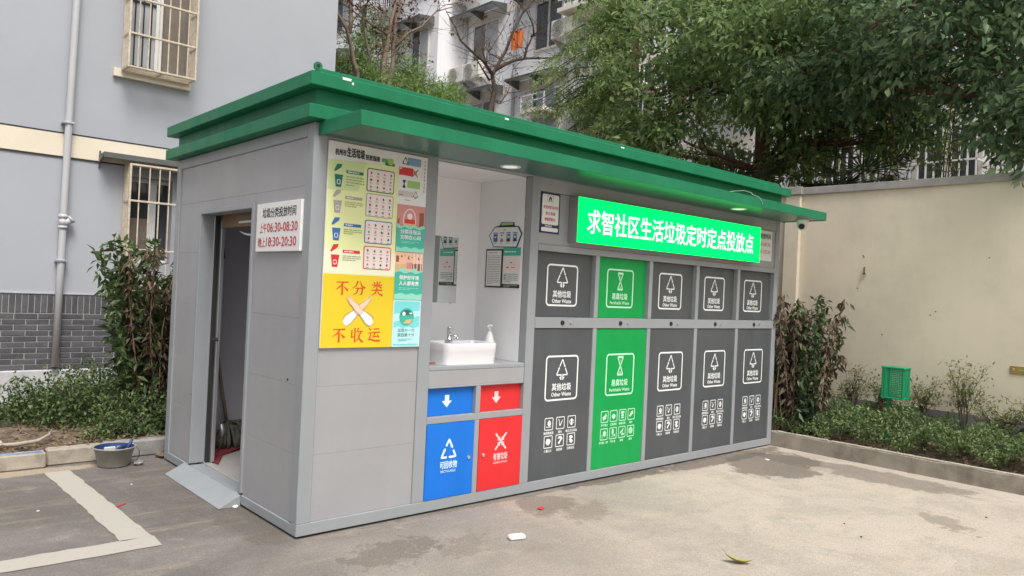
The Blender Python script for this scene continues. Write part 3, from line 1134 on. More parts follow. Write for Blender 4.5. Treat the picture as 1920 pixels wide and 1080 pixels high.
ws = thing('wall_plate', (WX - 0.008, -1.95, 0.92), 'small brass-yellow plate with a round red mark at right edge of beige wall', 'sign')
MB().cbox(WX - 0.010, WX - 0.001, -2.25, -1.843, 0.922, 0.996, 0.001).build('plate', 'brass_sign', ws)
P = Print((WX - 0.010, -1.843, 0.922), 'side')
P.rring(0.002, 0.002, 0.405, 0.072, 0.004, 0.003, 'pbrown')
P.disc(0.03, 0.043, 0.018, 'pbrown', 0.02)
P.layer(2)
P.disc(0.03, 0.043, 0.013, 'ppeach', 0.015)
P.layer(3)
P.rect(0.02, 0.04, 0.04, 0.047, 'pbrown')
P.dashes(0.065, 0.02, 0.38, 0.055, 1, 'text_olive', 3, 0.5)
P.build('printed_marks', 'pbrown', ws)

# ================================================================== the kiosk
KL, KW = 5.35, 2.36
K = thing('waste_kiosk', (0, 0, 0), 'grey metal waste sorting kiosk with green roof and canopy', 'kiosk')


def kp(name, mt, *a, c=0.003, parent=None):
    return MB().cbox(*a, c).build(name, mt, parent or K)


# base, posts, beams
kp('base_beam', 'frame_grey', 0, KL, 0, 0.07, 0.014, 0.085)
kp('base_beam', 'frame_grey', 0, 0.07, 0.0705, 0.80, 0.014, 0.075)
kp('base_beam', 'frame_grey', 0, 0.07, 1.80, KW, 0.014, 0.075)
kp('base_beam', 'frame_grey', KL - 0.07, KL, 0.0705, KW, 0.014, 0.075)
kp('base_beam', 'frame_grey', 0.0705, KL - 0.0705, KW - 0.07, KW, 0.014, 0.075)
MB().box(0.03, KL - 0.03, 0.03, KW - 0.03, 0.0, 0.02).build('underframe', 'dark_gap', K)
for x0, x1, y0, y1, z0 in ((0, 0.088, 0, 0.09, 0.0853), (0, 0.088, 2.27, KW, 0.0753), (KL - 0.078, KL, 0, 0.09, 0.0853), (KL - 0.078, KL, 2.27, KW, 0.0753)):
    kp('corner_post', 'frame_grey', x0, x1, y0, y1, z0, 2.43)
kp('post', 'frame_grey', 0.804, 0.895, 0, 0.075, 0.0853, 2.3495)
kp('post', 'frame_grey', 1.755, 1.838, 0, 0.075, 0.0853, 2.3495)
kp('top_beam', 'frame_grey', 0.0885, KL - 0.0785, 0.001, 0.07, 2.35, 2.43)
kp('top_beam', 'frame_grey', 0.0, 0.07, 0.0905, 2.2695, 2.352, 2.43)
kp('top_beam', 'frame_grey', KL - 0.07, KL, 0.0905, 2.2695, 2.352, 2.43)
kp('mid_rail', 'frame_grey', 1.8385, 5.2715, -0.002, 0.05, 1.231, 1.313)
kp('mid_rail', 'frame_grey', 1.8385, 5.2715, -0.002, 0.05, 1.812, 1.862)
DX = [(1.842, 2.485), (2.530, 3.180), (3.225, 3.877), (3.923, 4.574), (4.620, 5.270)]
for (a, c_) in zip(DX[:-1], DX[1:]):
    kp('mullion', 'frame_grey', a[1], c_[0], 0, 0.05, 0.0853, 1.2308)
    kp('mullion', 'frame_grey', a[1], c_[0], 0, 0.05, 1.3132, 1.8118)
# wall panels with open seams
SEAM = [0.0765, 0.48, 0.883, 1.28, 1.68, 2.065, 2.3515]
for z0, z1 in zip(SEAM[:-1], SEAM[1:]):
    g = 0.0004
    zz0 = max(z0, 0.0855)
    kp('wall_panel', 'panel_grey', 0.0885, 0.8035, 0.010, 0.04, zz0 + g, z1 - g, c=0.0010)
    if z1 < 2.0:
        kp('wall_panel', 'panel_grey', 0.010, 0.04, 0.0905, 0.7995, z0 + g, z1 - g, c=0.0010)
        kp('wall_panel', 'panel_grey', 0.010, 0.04, 1.8005, 2.2695, z0 + g, z1 - g, c=0.0010)
    elif z0 < 2.0:
        for (y0, y1, a, c_) in ((0.0905, 0.7995, z0, z1), (1.8005, 2.2695, z0, z1), (0.8, 1.80, 2.006, z1)):
            kp('wall_panel', 'panel_grey', 0.010, 0.04, y0, y1, a + g, c_ - g, c=0.0010)
    else:
        kp('wall_panel', 'panel_grey', 0.010, 0.04, 0.0905, 2.2695, z0 + g, z1 - g, c=0.0010)
    kp('wall_panel', 'panel_grey', KL - 0.04, KL - 0.01, 0.0905, 2.2695, z0 + g, z1 - g, c=0.0010)
    for x0, x1 in ((0.0885, 1.8), (1.802, 3.5), (3.502, KL - 0.0785)):
        kp('wall_panel', 'panel_grey', x0, x1, KW - 0.04, KW - 0.01, z0 + g, z1 - g, c=0.0010)
kp('fascia_panel', 'panel_grey', 1.8385, 5.2715, 0.010, 0.04, 1.8625, 2.252, c=0.0015)
kp('fascia_panel', 'panel_grey', 1.8385, 5.2715, 0.004, 0.04, 2.2545, 2.3495, c=0.0015)
# screws low on the side panels
for (y, z) in ((0.215, 0.905), (1.83, 0.60)):
    MB().tube([(0.0095, y, z), (0.006, y, z)], 0.007, 10).build('screw', 'black', K)

# roof: two green ledges with a set-back band between
kp('lower_cornice', 'green_metal', -0.074, KL + 0.07, -0.074, KW + 0.08, 2.4345, 2.514, c=0.004)
kp('roof_band', 'green_metal', 0.0, KL, 0.0, KW, 2.5145, 2.6225)
kp('upper_cornice', 'green_metal', -0.071, KL + 0.07, -0.071, KW + 0.082, 2.623, 2.702, c=0.004)
kp('roof_plate', 'green_metal', 0.02, KL - 0.02, 0.02, KW - 0.02, 2.7025, 2.752)
# canopy
b = MB()
b.cbox(0.025, 5.383, -0.479, -0.470, 2.352, 2.434, 0.002)
b.cbox(0.025, 0.034, -0.4695, -0.0005, 2.352, 2.434, 0.002)
b.cbox(5.374, 5.383, -0.4695, -0.0005, 2.352, 2.434, 0.002)
b.box(0.0345, 5.3735, -0.4695, -0.0745, 2.424, 2.432)
b.box(0.0345, 5.3735, -0.0745, -0.0005, 2.424, 2.4335)
cn = b.build('canopy', 'green_metal', K)
MB().box(0.0345, 5.3735, -0.4698, -0.0005, 2.357, 2.362).build('soffit', 'soffit', cn)
# lifting lug on the roof corner
b = MB()
pts = [(0.008, 2.752), (0.057, 2.752)] + [(0.0325 + 0.0265 * math.cos(R(a)), 2.772 + 0.024 * math.sin(R(a))) for a in range(0, 181, 20)]
b.prism(pts, 1, 0.055, 0.067)
lug = b.build('lifting_lug', 'green_metal', K)
b = MB().tube([(0.0325, 0.0545, 2.771), (0.0325, 0.0675, 2.771)], 0.012, 14)
b.build('lug_hole', 'dark_gap', lug)
# tape remnants on the upper ledge
for (a0, a1, dz, dep) in ((0.125, 0.182, 0.0145, 0.0), (1.39, 1.425, 0.0125, -0.02), (2.64, 2.68, 0.0095, -0.02)):
    b = MB().box(a0, a1, -0.0725, -0.0712, 2.7025 - dz, 2.7035)
    b.box(a0, a1, -0.0712, dep, 2.7022, 2.7035)
    b.build('tape_remnant', 'sticker', K)
b = MB().add([(0.185, -0.0722, 2.674), (0.197, -0.0722, 2.668), (0.201, -0.0722, 2.684), (0.192, -0.0722, 2.688)], [(0, 1, 2, 3)])
b.build('tape_remnant', 'sticker', K)
b = MB().add([(-0.065, -0.065, 2.704), (0.012, -0.062, 2.704), (0.02, 0.0, 2.722), (-0.01, 0.015, 2.718)], [(0, 1, 2, 3)])
b.build('tape_remnant', 'sticker', K)

# side door: casing, reveal, header, parked sliding leaf, ramp
DY0, DY1, DZ = 0.835, 1.77, 1.968
kp('door_casing', 'frame_grey', -0.004, 0.105, DY0 - 0.034, DY0, 0.0855, 2.004)
kp('door_casing', 'frame_grey', -0.004, 0.105, DY1, DY1 + 0.030, 0.0855, 2.004)
kp('door_casing', 'frame_grey', -0.0035, 0.105, DY0 + 0.0005, DY1 - 0.0005, DZ, 2.004)
kp('threshold', 'frame_grey', 0.0, 0.10, DY0 + 0.0005, DY1 - 0.0005, 0.016, 0.0765)
kp('door_track', 'dark_gap', 0.106, 0.135, DY1 - 0.03, DY1 + 0.03, 0.09, DZ)
kp('door_leaf', 'alu', 0.137, 0.165, DY1 - 0.055, 2.26, 0.09, 1.93)
kp('door_strip', 'alu', 0.098, 0.1065, DY1 - 0.012, DY1 - 0.0005, 0.0775, DZ - 0.001)
hd = kp('door_header', 'wood', 0.135, 0.175, DY0 - 0.03, DY1 - 0.06, 1.875, 2.03)
b = MB().tube([(0.130, 1.13, 1.905), (0.122, 1.16, 1.905), (0.122, 1.33, 1.905), (0.130, 1.36, 1.905)], 0.009, 8)
b.build('header_handle', 'white_plastic', hd, smooth=True)
b = MB()
arc = [(0.16, 1.02 + 0.40 * i / 12, 1.845 - 0.030 * math.sin(math.pi * i / 12)) for i in range(13)]
b.tube(arc, [0.003 + 0.006 * math.sin(math.pi * i / 12) for i in range(13)], 6)
b.build('hanging_cord', 'white_plastic', hd, smooth=True)
b = MB()
b.add([(-0.002, 0.80, 0.0735), (-0.002, 1.876, 0.0735), (-0.142, 1.876, 0.004), (-0.142, 0.80, 0.004), (-0.002, 0.80, 0.001), (-0.002, 1.876, 0.001)],
      [(0, 1, 2, 3), (0, 3, 4), (1, 5, 2), (4, 3, 2, 5), (0, 4, 5, 1)])
b.build('ramp', 'frame_grey', K)
# store room seen through the door
kp('room_floor', 'room_floor', 0.10, 0.86, 0.045, 2.31, 0.07, 0.085)
MB().box(0.045, 0.86, 2.311, 2.315, 0.085, 2.34).build('room_wall', 'room_wall', K)
MB().box(0.861, 0.865, 0.62, 2.31, 0.085, 2.34).build('room_wall', 'room_wall', K)
MB().box(0.045, 0.86, 0.045, 2.31, 2.341, 2.345).build('room_ceiling', 'room_wall', K)

# hand-wash niche
NY = 0.60
MB().box(0.868, 1.752, NY, NY + 0.01, 0.976, 2.344).build('niche_wall', 'white_wall', K)
MB().box(1.7525, 1.7545, 0.0755, NY, 0.976, 2.344).build('niche_wall', 'white_wall', K)
MB().box(0.868, 0.895, 0.0755, NY, 0.976, 2.344).build('niche_wall', 'white_wall', K)
MB().box(0.868, 1.752, 0.0705, NY, 2.3445, 2.348).build('niche_ceiling', 'white_wall', K)
kp('counter', 'frame_grey', 0.8955, 1.7545, 0.004, NY - 0.001, 0.945, 0.975, c=0.004)
kp('counter_panel', 'panel_grey', 0.8955, 1.7545, 0.006, 0.03, 0.8405, 0.9445, c=0.0015)
kp('rail', 'frame_grey', 0.8955, 1.7545, 0.0, 0.05, 0.828, 0.8402)
kp('rail', 'frame_grey', 0.8955, 1.7545, 0.0, 0.05, 0.592, 0.637)
kp('mullion', 'frame_grey', 1.3035, 1.3465, 0.0, 0.05, 0.0853, 0.5918)
kp('mullion', 'frame_grey', 1.3035, 1.3465, 0.0, 0.05, 0.6373, 0.8277)
MB().box(0.8955, 1.7545, 0.052, 0.055, 0.0853, 0.944).build('bin_back', 'dark_gap', K)
MB().box(1.8385, 5.2715, 0.070, 0.075, 0.0853, 1.86).build('bin_back', 'dark_gap', K)

W = 'white_print'


def arrow_head(P, tip, d, size, mt):
    d = Vector(d).normalized()
    n = Vector((-d.y, d.x))
    t = Vector(tip)
    P.poly([tuple(t), tuple(t - d * size + n * size * 0.62), tuple(t - d * size - n * size * 0.62)], mt)


def tree_mark(P, cx, y0, y1, mt):
    h = y1 - y0
    w = h * 0.74
    X = lambda a: cx + (a - 0.5) * w
    Y = lambda a: y0 + a * h
    t = h * 0.062
    for s in (-1, 1):
        f = lambda a: 0.5 + s * a
        P.stroke([(X(f(0.0 if s < 0 else 0.015)), Y(0.985)), (X(f(0.23)), Y(0.655))], t, mt)
        P.stroke([(X(f(0.275)), Y(0.585)), (X(f(0.475)), Y(0.30)), (X(f(0.44)), Y(0.262)), (X(f(0.085)), Y(0.262)), (X(f(0.085)), Y(0.03))], t, mt)
        P.poly([(X(f(0.085)), Y(0.0)), (X(f(0.085)), Y(0.16)), (X(f(0.24)), Y(0.16))], mt)
    arrow_head(P, (X(0.5 + 0.27), Y(0.60)), (0.24 * w, -0.35 * h), h * 0.10, mt)
    arrow_head(P, (X(0.5 - 0.235), Y(0.645)), (0.24 * w, 0.35 * h), h * 0.10, mt)


def hourglass_mark(P, cx, y0, y1, mt, inner):
    h = y1 - y0
    w = h * 0.46
    yc = (y0 + y1) / 2
    a = [(cx - w * .46, y1), (cx + w * .46, y1), (cx + w * .5, y1 - h * .10), (cx + w * .10, yc), (cx + w * .5, y0 + h * .10), (cx + w * .46, y0),
         (cx - w * .46, y0), (cx - w * .5, y0 + h * .10), (cx - w * .10, yc), (cx - w * .5, y1 - h * .10)]
    P.poly(a, mt)
    P.layer(2)
    P.poly([(cx - w * .33, y1 - h * .11), (cx + w * .33, y1 - h * .11), (cx + w * .03, yc + h * 0.10), (cx - w * .03, yc + h * 0.10)], inner)
    P.poly([(cx - w * .34, y0 + h * .10), (cx + w * .34, y0 + h * .10), (cx + w * .03, yc - h * 0.12), (cx - w * .03, yc - h * 0.12)], inner)
    P.rect(cx - w * .025, yc - h * .13, cx + w * .025, yc + h * .11, inner)
    P.layer(3)
    for (dx, yy) in ((0, y1 - h * .19), (-.06, y1 - h * .25), (.07, y1 - h * .25), (-.14, y0 + h * .14), (0, y0 + h * .15), (.14, y0 + h * .14), (-.07, y0 + h * .20), (.07, y0 + h * .20)):
        P.disc(cx + dx * w, yy, h * 0.022, mt, n=8)
    P.layer(1)


def recycle_mark(P, cx, y0, y1, mt):
    h = y1 - y0
    w = h * 1.02
    t = h * 0.115
    A, B, C = Vector((cx, y1 - t * .3)), Vector((cx - w * .45, y0 + t * .5)), Vector((cx + w * .45, y0 + t * .5))
    for p, q, r_ in ((B, A, C), (A, C, B), (C, B, A)):
        s = p.lerp(q, 0.62)
        e = q.lerp(r_, 0.40)
        c1, c2 = p.lerp(q, 0.90), q.lerp(r_, 0.10)
        P.stroke([tuple(s), tuple(c1), tuple(q.lerp((c1 + c2) / 2, 0.4)), tuple(c2), tuple(e)], t, mt)
        arrow_head(P, q.lerp(r_, 0.53), r_ - q, t * 1.25, mt)


def hazard_mark(P, cx, y0, y1, mt):
    h = y1 - y0
    w = h * 0.92
    yc = (y0 + y1) / 2
    for sx in (-1, 1):
        for sy in (-1, 1):
            P.stroke([(cx + sx * w * .46, yc + sy * h * .48), (cx + sx * w * .13, yc + sy * h * .13), (cx + sx * w * 0.02, yc + sy * h * 0.02)], h * 0.115, mt)
            arrow_head(P, (cx + sx * 0.012 * w, yc + sy * 0.012 * h), (-sx, -sy * 1.0), h * 0.24, mt)


def item_grid(P, u0, v0, cols, rows, pw, ph, bw_, bh, mt, dark, caps):
    k = 0
    for r_ in range(rows):
        for c_ in range(cols):
            x0 = u0 + c_ * pw
            y1 = v0 - r_ * ph
            P.layer(1)
            P.rring(x0, y1 - bh, x0 + bw_, y1, 0.010, 0.0065, mt)
            cx, cy = x0 + bw_ / 2, y1 - bh / 2
            s = bh
            if cols == 3:
                if k == 0:
                    P.blob(cx + .004, cy + .006, s * .22, s * .26, mt, 5); P.rect(cx - s * .28, cy - s * .26, cx + s * .26, cy - s * .20, mt)
                    P.layer(2).stroke([(cx, cy + .02), (cx + .014, cy + .004)], .003, dark)
                elif k == 1:
                    P.stroke([(cx - s * .25, cy + s * .28), (cx - s * .14, cy + s * .22), (cx - s * .08, cy - s * .22)], s * .06, mt)
                    P.stroke([(cx - s * .05, cy - s * .24), (cx + s * .25, cy + s * .24)], [s * .12, s * .05], mt)
                elif k == 2:
                    P.disc(cx, cy + .012, s * .13, mt); P.disc(cx, cy - .016, s * .13, mt); P.rect(cx - s * .1, cy - .02, cx + s * .1, cy + .02, mt)
                    P.rring(cx - s * .28, cy - s * .14, cx + s * .28, cy + s * .14, s * .13, s * .045, mt)
                elif k == 3:
                    P.blob(cx, cy, s * .29, s * .30, mt, 8, 22, .3)
                elif k == 4:
                    P.stroke([(cx - s * .20, cy + s * .22), (cx + s * .1, cy + s * .26), (cx + s * .22, cy + s * .14), (cx + s * .05, cy - s * .04), (cx - s * .12, cy - s * .25)], [s * .14, s * .2, s * .16, s * .14, s * .22], mt)
                else:
                    P.blob(cx, cy + s * .17, s * .24, s * .16, mt, 11); P.blob(cx + .004, cy - s * .17, s * .22, s * .15, mt, 12); P.rect(cx - s * .22, cy - .006, cx + .006, cy + .003, mt)
            else:
                if k == 0:
                    P.poly([(cx - s * .26, cy - s * .02), (cx - s * .2, cy - s * .3), (cx + s * .14, cy - s * .22), (cx + s * .25, cy + s * .08), (cx + s * .16, cy + s * .3), (cx, cy + s * .12)], mt)
                elif k == 1:
                    P.blob(cx, cy, s * .27, s * .3, mt, 21, 9, .55)
                elif k == 2:
                    P.rect(cx - s * .22, cy + s * .12, cx + s * .22, cy + s * .32, mt); P.blob(cx, cy - s * .02, s * .22, s * .10, mt, 23); P.blob(cx, cy - s * .22, s * .22, s * .10, mt, 24)
                elif k == 3:
                    P.poly([(cx - s * .28, cy - s * .1), (cx - s * .14, cy + s * .02), (cx, cy + s * .22), (cx + s * .2, cy + s * .3), (cx + s * .28, cy + s * .05), (cx, cy - s * .14), (cx - s * .14, cy - s * .26)], mt)
                elif k == 4:
                    P.poly([(cx + s * (.08 + (.26 if i % 2 else .15) * math.cos(math.pi * i / 8)), cy + s * (.04 + (.32 if i % 2 else .2) * math.sin(math.pi * i / 8))) for i in range(16)], mt)
                    P.stroke([(cx - s * .24, cy - s * .05), (cx - s * .2, cy - s * .34)], s * .07, mt)
                elif k == 5:
                    P.disc(cx - .004, cy + .012, s * .13, mt, s * .27); P.disc(cx + s * .2, cy - s * .2, s * .1, mt)
                    P.stroke([(cx - s * .22, cy - s * .3), (cx + s * .05, cy - s * .24)], s * .05, mt)
                elif k == 6:
                    P.stroke([(cx - s * .25, cy - s * .1), (cx + s * .02, cy + s * .08), (cx + s * .2, cy + s * .3)], [s * .08, s * .2, s * .06], mt)
                    P.blob(cx + .01, cy - s * .2, s * .17, s * .14, mt, 31)
                else:
                    P.disc(cx, cy + .004, s * .28, mt, s * .30)
                    P.layer(2)
                    for i in range(5):
                        P.stroke([(cx - s * .22, cy - s * .2 + i * s * .1), (cx + s * .2, cy - s * .1 + i * s * .09)], s * .025, dark)
            P.layer(1)
            cw = min(0.021 * len(caps[k]), pw * 1.02)
            P.text(caps[k], cx - cw / 2, y1 - bh - 0.031, cx + cw / 2, y1 - bh - 0.010, mt, 0.02)
            k += 1


GREY_CAPS = ['破损陶瓷品', '烟头', '废旧卫生用品', '少量尘土', '纸尿裤', '污损纸张']
GREEN_CAPS = ['饼干糕点', '瓜果蔬菜', '骨骼内脏', '菜叶', '花卉植物、枝叶', '茶叶渣', '果皮', '果壳']
for i, (x0, x1) in enumerate(DX):
    green = i == 1
    mt, pm = ('bin_green', 'mint_print') if green else ('bin_grey', W)
    nm = 'green' if green else 'dark grey'
    d = kp('bin_door', mt, x0 + 0.002, x1 - 0.002, 0.008, 0.03, 0.0875, 1.2285, c=0.002)
    P = Print((x0, 0.008, 0.0))
    w = x1 - x0
    cx = w / 2 - 0.005
    P.rring(cx - 0.180, 0.674, cx + 0.180, 1.022, 0.035, 0.0135, pm)
    if green:
        hourglass_mark(P, cx, 0.838, 1.000, pm, mt)
        P.text('易腐垃圾', cx - 0.105, 0.752, cx + 0.105, 0.808, pm, 0.02)
        P.text('Perishable Waste', cx - 0.128, 0.708, cx + 0.128, 0.735, pm, 0.018)
        item_grid(P, 0.105, 0.553, 4, 2, 0.1135, 0.142, 0.092, 0.096, pm, mt, GREEN_CAPS)
    else:
        tree_mark(P, cx, 0.828, 0.992, pm)
        P.text('其他垃圾', cx - 0.105, 0.752, cx + 0.105, 0.808, pm, 0.02)
        P.text('Other Waste', cx - 0.108, 0.708, cx + 0.108, 0.738, pm, 0.022)
        item_grid(P, 0.152, 0.548, 3, 2, 0.125, 0.136, 0.092, 0.096, pm, mt, GREY_CAPS)
    P.build('printed_marks', pm, d)
    h = kp('bin_hatch', mt, x0 + 0.002, x1 - 0.002, 0.042, 0.062, 1.3145, 1.8105, c=0.002)
    P = Print((x0, 0.042, 0.0))
    cx = w / 2 - 0.012
    P.rring(cx - 0.172, 1.398, cx + 0.172, 1.722, 0.035, 0.0135, pm)
    if green:
        hourglass_mark(P, cx, 1.545, 1.695, pm, mt)
        P.text('易腐垃圾', cx - 0.10, 1.468, cx + 0.10, 1.522, pm, 0.02)
        P.text('Perishable Waste', cx - 0.122, 1.428, cx + 0.122, 1.454, pm, 0.018)
    else:
        tree_mark(P, cx, 1.540, 1.700, pm)
        P.text('其他垃圾', cx - 0.10, 1.466, cx + 0.10, 1.520, pm, 0.02)
        P.text('Other Waste', cx - 0.105, 1.424, cx + 0.105, 1.454, pm, 0.022)
    P.build('printed_marks', pm, h)
    lx = x0 + 0.284
    b = MB().tube([(lx, -0.0022, 1.273), (lx, -0.010, 1.273)], [0.019, 0.017], 14)
    b.build('sensor_eye', 'black', K)
    b = MB().tube([(lx + 0.094, -0.0022, 1.277), (lx + 0.094, -0.012, 1.277)], [0.013, 0.011], 12)
    b.tube([(lx + 0.094, -0.012, 1.277), (lx + 0.094, -0.016, 1.277)], 0.006, 8)
    b.build('lock', 'chrome', K)

for (x0, x1, mt, pm, zh, kind) in ((0.8975, 1.3015, 'bin_blue', 'pale_blue_print', 'b', 0), (1.3485, 1.7525, 'bin_red', 'pink_print', 'r', 1)):
    d = kp('bin_door', mt, x0, x1, -0.003, 0.02, 0.0875, 0.590, c=0.002)
    P = Print((x0, -0.003, 0))
    if kind == 0:
        recycle_mark(P, 0.188, 0.352, 0.484, pm)
        P.text('可回收物', 0.118, 0.284, 0.262, 0.334, pm, 0.02)
        P.text('RECYCLABLE', 0.126, 0.258, 0.252, 0.273, pm, 0.01)
        lx, lz = x0 + 0.362, 0.339
    else:
        hazard_mark(P, 0.202, 0.362, 0.482, pm)
        P.text('有害垃圾', 0.136, 0.290, 0.270, 0.340, pm, 0.02)
        P.text('HAZARDOUS WASTE', 0.138, 0.264, 0.268, 0.279, pm, 0.01)
        lx, lz = x0 + 0.042, 0.339
    P.build('printed_marks', pm, d)
    b = MB().tube([(lx, -0.0032, lz), (lx, -0.010, lz)], [0.014, 0.012], 14)
    b.tube([(lx, -0.010, lz), (lx, -0.013, lz)], 0.006, 8)
    b.build('lock', 'chrome', d)
    h = kp('bin_hatch', mt, x0 - 0.001, x1 + 0.001, 0.034, 0.048, 0.638, 0.827, c=0.002)
    P = Print((x0, 0.034, 0))
    c_ = 0.180 if kind == 0 else 0.172
    P.poly([(c_ - 0.018, 0.775), (c_ - 0.018, 0.735), (c_ - 0.042, 0.735), (c_, 0.690), (c_ + 0.042, 0.735), (c_ + 0.018, 0.735), (c_ + 0.018, 0.775)], pm)
    P.build('arrow_mark', pm, h)

# ================================================================== things on the kiosk
# --- lit sign box
lb = thing('light_box_sign', (3.48, -0.05, 1.89), 'long lit green sign box with white lettering under the canopy', 'sign')
MB().cbox(2.155, 4.812, -0.084, 0.0095, 1.892, 2.246, 0.003).build('case', 'frame_grey', lb)
MB().box(2.158, 4.809, -0.090, -0.0845, 1.895, 2.243).build('lit_face', 'glow_green', lb)
P = Print((0, -0.090, 0))
s_ = '求智社区生活垃圾定时定点投放点'
P.text(s_, 2.265, 1.975, 4.675, 2.160, 'glow_white', 0.007)
P.build('lettering', 'glow_white', lb)

# --- opening hours plate
ts = thing('opening_hours_sign', (-0.01, 0.41, 1.68), 'white plate with black and red disposal hours beside the kiosk door', 'sign')
MB().cbox(-0.012, 0.0095, 0.101, 0.726, 1.677, 1.984, 0.002).build('plate', 'sign_white', ts)
for body, u0, v0, u1, v1, ink, bold in (('垃圾分类投放时间', 0.090, 0.215, 0.562, 0.276, 'ink_black', 0.014), ('上午', 0.055, 0.118, 0.155, 0.182, 'ink_red', 0.008),
                                        ('06:30-08:30', 0.165, 0.122, 0.590, 0.180, 'ink_red', 0.012), ('晚上', 0.040, 0.028, 0.145, 0.090, 'ink_red', 0.008),
                                        ('18:30-20:30', 0.160, 0.032, 0.580, 0.090, 'ink_red', 0.012)):
    P = Print((-0.012, 0.726, 1.677), 'side')
    P.text(body, u0, v0, u1, v1, ink, bold)
    P.build('lettering', ink, ts)

# --- second hours sheet partly behind the lit sign
t2 = thing('hours_sheet', (4.96, 0.0, 1.93), 'white sheet with black and red lettering at right end of the lit green sign', 'notice')
MB().box(4.72, 5.206, 0.0065, 0.0095, 1.930, 2.238).build('sheet', 'paper', t2)
P = Print((4.72, 0.0065, 1.93))
P.text('垃圾分类投放时间', 0.04, 0.225, 0.455, 0.280, 'ink_black', 0.02)
P.text('上午06:30-08:30', 0.03, 0.145, 0.455, 0.195, 'ppink', 0.015)
P.text('晚上18:30-20:30', 0.03, 0.070, 0.455, 0.120, 'ppink', 0.015)
P.dashes(0.05, 0.025, 0.40, 0.042, 1, 'pred', 4, 0.8)
P.build('lettering', 'ink_black', t2)

# --- no dumping notice
nn_ = thing('time_notice', (1.945, 0.0, 1.946), 'narrow white notice with dark blue border and red lines left of the lit sign', 'notice')
MB().cbox(1.843, 2.047, 0.001, 0.0095, 1.946, 2.249, 0.001).build('board', 'navy', nn_)
P = Print((1.843, 0.001, 1.946))
P.rrect(0.014, 0.064, 0.190, 0.290, 0.014, 'paper')
P.rrect(0.014, 0.012, 0.190, 0.042, 0.010, 'paper')
P.layer(2)
P.rring(0.066, 0.236, 0.128, 0.282, 0.004, 0.003, 'text_grey')
P.stroke([(0.088, 0.243), (0.090, 0.262), (0.100, 0.272)], [0.010, 0.014, 0.004], 'ink_black')
P.stroke([(0.108, 0.243), (0.106, 0.262), (0.098, 0.275)], [0.008, 0.012, 0.004], 'ink_black')
P.text('非定时定点时间', 0.026, 0.182, 0.180, 0.206, 'ink_red', 0.01)
P.text('禁止投放', 0.052, 0.136, 0.156, 0.160, 'ink_red', 0.01)
P.text('谢谢您配合', 0.044, 0.092, 0.156, 0.116, 'ink_red', 0.01)
P.dashes(0.05, 0.048, 0.15, 0.058, 1, 'paper', 6, 0.7)
P.build('lettering', 'ink_black', nn_)

# --- big sorting guide board
po = thing('sorting_guide_board', (0.445, 0, 1.11), 'tall colourful waste sorting guide board left of the wash niche', 'poster')
MB().cbox(0.092, 0.801, -0.006, 0.0095, 1.110, 2.3375, 0.0015).build('board', 'paper', po)
P = Print((0, -0.006, 0))
P.poly([(0.094, 1.553), (0.586, 1.553), (0.586, 2.250), (0.094, 2.225)], 'lemon_print')
P.rect(0.094, 1.112, 0.588, 1.553, 'yellow_print')
P.layer(2)
P.poly([(0.094, 2.05), (0.094, 2.225), (0.35, 2.24), (0.30, 2.06)], 'lime_print')
P.rect(0.094, 1.560, 0.586, 1.70, 'cream_print')
P.text('杭州市', 0.135, 2.258, 0.208, 2.296, 'ink_black', 0.03)
P.text('生活垃圾', 0.213, 2.258, 0.334, 2.312, 'ink_black', 0.035)
P.text('投放指南', 0.340, 2.258, 0.440, 2.290, 'ink_black', 0.03)
P.rect(0.455, 2.262, 0.520, 2.284, 'pgreen')
P.rect(0.480, 2.244, 0.550, 2.262, 'pdark_green')
P.disc(0.52, 2.27, 0.022, 'pgreen_light')
P.build('title_print', 'ink_black', po)
P = Print((0, -0.006, 0)).layer(3)
BINS = [('teal_dark', 2.070, 'pdark_green'), ('pgrey', 1.916, 'pgrey'), ('pblue', 1.752, 'pblue'), ('pred', 1.593, 'pred')]
for k, (mt, z, rim) in enumerate(BINS):
    P.layer(3)
    P.poly([(0.146, z), (0.182, z), (0.192, z + 0.074), (0.136, z + 0.074)], mt)
    P.poly([(0.130, z + 0.094), (0.150, z + 0.135), (0.184, z + 0.138), (0.178, z + 0.118), (0.140, z + 0.090)], mt)
    P.rect(0.213, z + 0.088, 0.330, z + 0.106, mt)
    P.rrect(0.355, z - 0.002, 0.552, z + 0.142, 0.014, rim)
    P.layer(4)
    P.rrect(0.361, z + 0.004, 0.546, z + 0.136, 0.010, 'rose_paper')
    P.rring(0.152, z + 0.016, 0.176, z + 0.044, 0.008, 0.004, 'paper')
    P.dashes(0.222, z + 0.093, 0.322, z + 0.101, 1, 'paper', k + 2, 0.8)
    P.dashes(0.212, z + 0.010 if k == 0 else z + 0.040, 0.338, z + 0.076, 4 if k == 0 else 3, 'text_olive', k + 8, 0.35)
    P.layer(5)
    for r_ in range(3):
        for c_ in range(4):
            cx, cy = 0.384 + c_ * 0.047, z + 0.112 - r_ * 0.042
            P.blob(cx, cy, 0.010, 0.012, ['pbrown', 'text_grey', 'ppink', 'pdark_green'][(r_ * 3 + c_ + k) % 4], r_ * 7 + c_ + k * 31, 10, 0.6)
            P.rect(cx - 0.010, cy - 0.021, cx + 0.010, cy - 0.017, 'text_grey')
P.build('bin_chart', 'paper', po)
